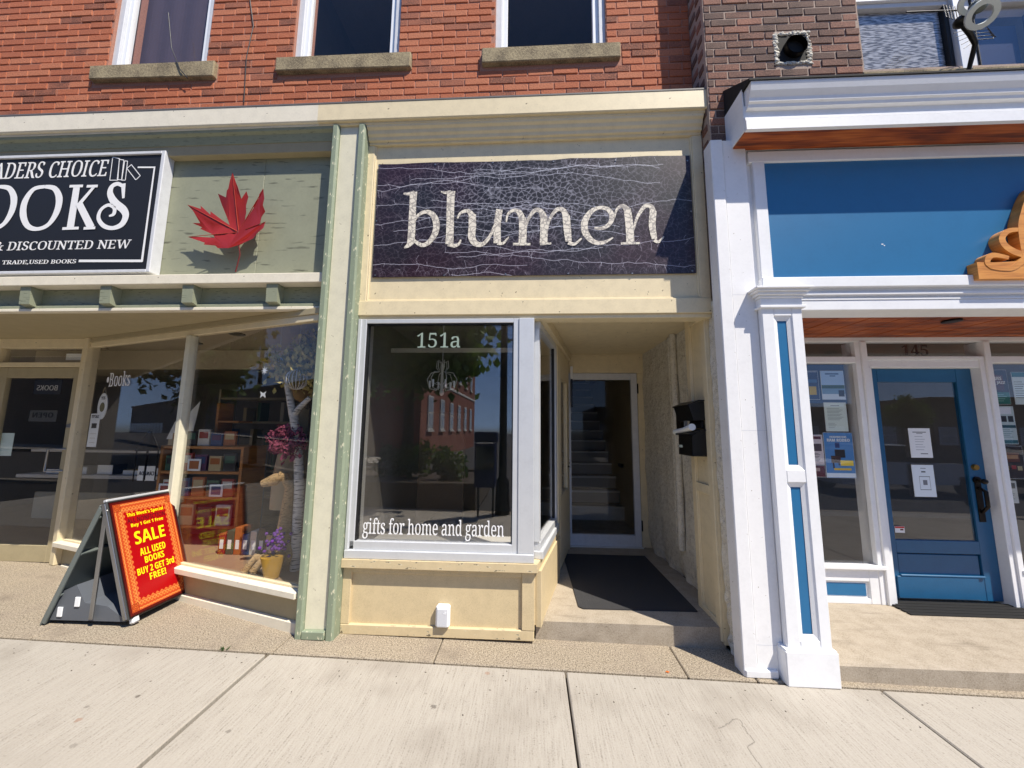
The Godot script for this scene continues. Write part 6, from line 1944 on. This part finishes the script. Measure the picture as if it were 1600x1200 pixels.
	sheet("white and aqua flyer beside the music poster", p, 4.19, 4.30, 1.70, 1.98, z, g2)

# ------------------------------------------------------------------ the other side of the street, seen only in the glass
func leaf_cloud(n: int, c: Vector3, r: Vector3, size: float) -> MB:
	var b := MB.new()
	var lumps := []
	for i in 26:
		var d := Vector3(rng.randfn(), rng.randfn() * 0.9, rng.randfn()).normalized() * pow(rng.randf(), 0.45)
		lumps.append([c + d * r * 0.82, rng.randf_range(0.22, 0.42)])
	for i in n:
		var l: Array = lumps[rng.randi() % 26]
		var d := Vector3(rng.randfn(), rng.randfn(), rng.randfn()) * 0.55
		var p: Vector3 = l[0] + d * r * l[1]
		var t := Basis(Vector3(rng.randfn(), rng.randfn(), rng.randfn()).normalized(), rng.randf() * TAU)
		var s := size * rng.randf_range(0.6, 1.3)
		var up := t * Vector3(0, 0, 1)
		b.tri(p + t * Vector3(-0.5, 0, 0) * s, p + t * Vector3(0, 0.9, 0.1) * s, p + t * Vector3(0.5, 0, 0) * s, up)
		b.tri(p + t * Vector3(-0.5, 0, 0) * s, p + t * Vector3(0, -0.6, 0.1) * s, p + t * Vector3(0.5, 0, 0) * s, up)
	return b

func street_tree(label: String, base: Vector3, trunk_h: float, r: Vector3, n: int) -> void:
	var o := thing("street_tree", label, "tree", base, "trees along the street")
	var b := MB.new()
	b.tube([base, base + Vector3(0.05, trunk_h * 0.5, 0), base + Vector3(0, trunk_h, 0.05), base + Vector3(0.1, trunk_h + r.y, 0)], [0.16, 0.13, 0.11, 0.04], 10)
	for i in 5:
		var w := TAU * i / 5
		b.tube([base + Vector3.UP * trunk_h, base + Vector3(cos(w) * r.x * 0.6, trunk_h + r.y * 0.8, sin(w) * r.z * 0.6)], [0.07, 0.02], 6)
	made(o, "trunk", b, M.bark)
	made(o, "crown", leaf_cloud(n, base + Vector3.UP * (trunk_h + r.y), r, 0.17), M.foliage)

func far_windows(o: Node3D, pts: Array, size: Vector2, face: Vector3, m: Material) -> void:
	for p in pts:
		var t := Basis.looking_at(-face, Vector3.UP)
		var b := MB.new()
		b.box(Vector3.ZERO, Vector3(size.x, size.y, 0.08), 0.0)
		var w := put(o, "window", b.mesh(), m, p, t)
		own_axes(w)
		b = MB.new()
		b.box(Vector3.ZERO, Vector3(size.x * 0.84, size.y * 0.42, 0.02))
		put(w, "pane", b.mesh(), M.glass_dark, Vector3(0, size.y * 0.24, 0.045))
		put(w, "pane", b.mesh(), M.glass_dark, Vector3(0, -size.y * 0.24, 0.045))
		b = MB.new()
		b.box(Vector3.ZERO, Vector3(size.x * 1.15, 0.12, 0.14))
		put(w, "sill", b.mesh(), M.plaster_white, Vector3(0, -size.y * 0.5 - 0.06, 0.03))

func parked_car(label: String, at: Vector3, paint: Material) -> void:
	var o := thing("parked_car", label, "car", at, "cars parked across the street")
	var y := at.y
	var b := MB.new()
	var side := PackedVector2Array([Vector2(-2.2, 0.35), Vector2(2.2, 0.35), Vector2(2.25, 0.6), Vector2(2.1, 0.86), Vector2(1.2, 0.96), Vector2(-1.7, 1.0), Vector2(-2.2, 0.92), Vector2(-2.28, 0.6)])
	b.slab(side, -0.88, 0.88)
	made(o, "body", b, paint, at, Basis(Vector3.UP, 0.0001))
	b = MB.new()
	b.slab(PackedVector2Array([Vector2(-1.75, 0.98), Vector2(1.15, 0.94), Vector2(0.45, 1.42), Vector2(-1.0, 1.46), Vector2(-1.5, 1.28)]), -0.74, 0.74)
	made(o, "cabin", b, M.glass_dark if false else M.black_metal, at, Basis(Vector3.UP, 0.0001))
	b = MB.new()
	b.box(Vector3(-0.35, 1.455, 0), Vector3(1.5, 0.03, 1.4), 0.01)
	made(o, "roof", b, paint, at, Basis(Vector3.UP, 0.0001))
	for x in [-1.4, 1.4]:
		for z in [-0.82, 0.82]:
			b = MB.new()
			b.tube([Vector3(x, 0.32, z - 0.1), Vector3(x, 0.32, z + 0.1)], [0.32], 18)
			var wh := made(o, "wheel", b, M.tyre, at, Basis(Vector3.UP, 0.0001))
			b = MB.new()
			b.tube([Vector3(x, 0.32, z - 0.11), Vector3(x, 0.32, z + 0.11)], [0.19], 14)
			own_axes(wh)
			put(wh, "rim", b.mesh(), M.steel)

func lamp_post(label: String, base: Vector3, h: float, arm: float) -> void:
	var o := thing("street_lamp", label, "street lamp", base, "street lamps")
	var b := MB.new()
	b.tube([base, base + Vector3.UP * 0.6, base + Vector3.UP * 0.65, base + Vector3.UP * h], [0.14, 0.12, 0.075, 0.06], 10)
	made(o, "pole", b, M.black_metal)
	for y in [0.62, 0.75]:
		b = MB.new()
		b.tube([base + Vector3.UP * h * y, base + Vector3(arm, h * y, 0)], [0.018], 6)
		made(o, "banner_arm", b, M.black_metal)
	b = MB.new()
	b.tube([base + Vector3.UP * (h - 0.1), base + Vector3(-arm * 0.6, h + 0.25, 0), base + Vector3(-arm * 1.4, h + 0.2, 0)], [0.03], 6)
	made(o, "lamp_arm", b, M.black_metal)
	b = MB.new()
	b.tube([base + Vector3(-arm * 1.4, h + 0.2, 0), base + Vector3(-arm * 1.4, h - 0.05, 0), base + Vector3(-arm * 1.4, h - 0.2, 0)], [0.05, 0.16, 0.10], 10)
	made(o, "lantern", b, M.black_metal)

func build_across() -> void:
	# corner building of red brick on the left of the side street
	var o := thing("corner_building", "two-storey red brick corner building across the street", "building", Vector3(-13, 0, 24))
	bx(o, "wall", M.far_brick, -20, -6, -1.0, 8.6, 17, 36, 0.02)
	bx(o, "cornice", M.plaster_white, -20.2, -5.85, 8.6, 9.0, 16.8, 36.2, 0.05)
	bx(o, "string_course", M.plaster_white, -20.1, -5.95, 4.3, 4.5, 16.93, 36.1, 0.02)
	var side := []
	for i in 6:
		for y in [2.4, 6.2]:
			side.append(Vector3(-5.97, y, 18.8 + i * 2.9))
	far_windows(o, side, Vector2(1.1, 2.0), Vector3.RIGHT, M.plaster_white)
	var front := []
	for i in 5:
		front.append(Vector3(-18.4 + i * 2.5, 6.2, 16.97))
	far_windows(o, front, Vector2(1.1, 2.0), Vector3.FORWARD, M.plaster_white)
	# lower dark buildings along the street
	for e in [["low_building", "low dark flat-roofed shop across the street", 8.0, 45.0, 4.0, "building", 40.0], ["low_building", "taller dark shop building further along the street", 45.3, 80.0, 5.2, "building", 40.0], ["low_building", "long dark brick row at the far end of the street", -130.0, -20.5, 6.0, "building", 16.5]]:
		var w := thing(e[0], e[1], e[5], Vector3((e[2] + e[3]) * 0.5, 0, e[6] + 4), "low shops across the street")
		bx(w, "wall", M.far_dark, e[2], e[3], -1.8, e[4], e[6], e[6] + 11.5, 0.02)
		bx(w, "parapet", M.far_dark, e[2] - 0.1, e[3] + 0.1, e[4], e[4] + 0.35, e[6] - 0.2, e[6] + 11.6, 0.02)
		var n := mini(12, int((e[3] - e[2]) / 2.8))
		var pts := []
		for i in n:
			pts.append(Vector3(e[2] + 1.4 + i * 2.8, 1.2, e[6] - 0.03))
		far_windows(w, pts, Vector2(1.9, 1.9), Vector3.FORWARD, M.vinyl_worn)
	street_tree("leafy street tree standing in the raised planter", Vector3(-3.0, 0.3, 6.0), 2.2, Vector3(2.3, 1.6, 1.7), 12000)
	street_tree("bushy street tree before the corner building", Vector3(-9.0, 0.0, 13.6), 2.4, Vector3(2.4, 2.1, 2.2), 7000)
	street_tree("small street tree before the low dark shops", Vector3(33, -0.4, 30), 2.2, Vector3(1.5, 1.4, 1.5), 4000)
	street_tree("dark street tree on the near pavement beyond the book shop", Vector3(-12.5, 0.15, 1.9), 1.7, Vector3(1.9, 2.1, 1.5), 7000)
	# raised planter with shrubs at the kerb
	var pl := thing("raised_planter", "raised kerbside planter with dark walls and round shrubs", "planter", Vector3(-3.3, 0, 5.0))
	bx(pl, "wall", M.planter_wall, -5.4, -1.05, -0.12, 0.42, 4.36, 4.55, 0.02)
	bx(pl, "wall", M.planter_wall, -1.25, -1.05, -0.12, 0.42, 4.55, 6.8, 0.02)
	bx(pl, "wall", M.planter_wall, -5.4, -1.05, -0.12, 0.42, 6.8, 7.0, 0.02)
	bx(pl, "soil", M.bark, -5.4, -1.25, 0.1, 0.36, 4.55, 6.8, 0.0)
	for i in 6:
		made(pl, "shrub", leaf_cloud(1500, Vector3(-1.75 - 0.72 * i, 0.68 + 0.1 * (i % 2), 5.1 + 0.3 * (i % 3)), Vector3(0.42, 0.42, 0.42), 0.06), M.foliage_dark)
	lamp_post("black street lamp with banner arms beside the planter", Vector3(-0.52, G(-0.5, 4), 4.1), 5.2, 0.7)
	lamp_post("black street lamp further along the kerb", Vector3(-14.4, G(-14.4, 4), 4.0), 5.6, -0.8)
	# newspaper box on legs
	var nb := thing("newspaper_box", "dark blue newspaper box on legs beside the street lamp", "newspaper box", Vector3(-0.75, 0, 3.9))
	bx(nb, "cabinet", M.signal_blue, -0.98, -0.62, 0.45, 1.22, 3.65, 4.0, 0.015)
	bx(nb, "hood", M.signal_blue, -1.0, -0.60, 1.22, 1.40, 3.72, 4.02, 0.015)
	bx(nb, "window", M.glass_dark, -0.95, -0.65, 0.75, 1.15, 3.635, 3.65, 0.0)
	bx(nb, "price_strip", M.paper, -0.94, -0.66, 1.20, 1.22, 3.63, 3.64, 0.0)
	for x in [-0.94, -0.68]:
		bx(nb, "leg", M.black_metal, x, x + 0.03, -0.1, 0.45, 3.8, 3.85)
	var ub := thing("litter_bin", "round black litter bin standing at the kerb", "litter bin", Vector3(3.15, 0, 3.6))
	var b := MB.new()
	b.tube([Vector3(3.15, -0.13, 3.6), Vector3(3.15, 0.75, 3.6), Vector3(3.15, 0.85, 3.6)], [0.27, 0.3, 0.22], 18)
	made(ub, "drum", b, M.black_metal)
	b = MB.new()
	b.tube([Vector3(3.15, 0.85, 3.6), Vector3(3.15, 1.0, 3.6)], [0.24, 0.1], 18)
	made(ub, "lid", b, M.black_metal)
	parked_car("white saloon car parked across the street", Vector3(11.2, G(11.2, 4.3) - 0.13, 8.2), M.car_white)
	parked_car("dark grey saloon car parked behind the white car", Vector3(16.6, G(16.6, 4.3) - 0.13, 8.2), M.car_grey)
	parked_car("dark grey saloon car parked before the long brick row", Vector3(-16.5, G(-16.5, 4.3) - 0.13, 11.4), M.car_grey)
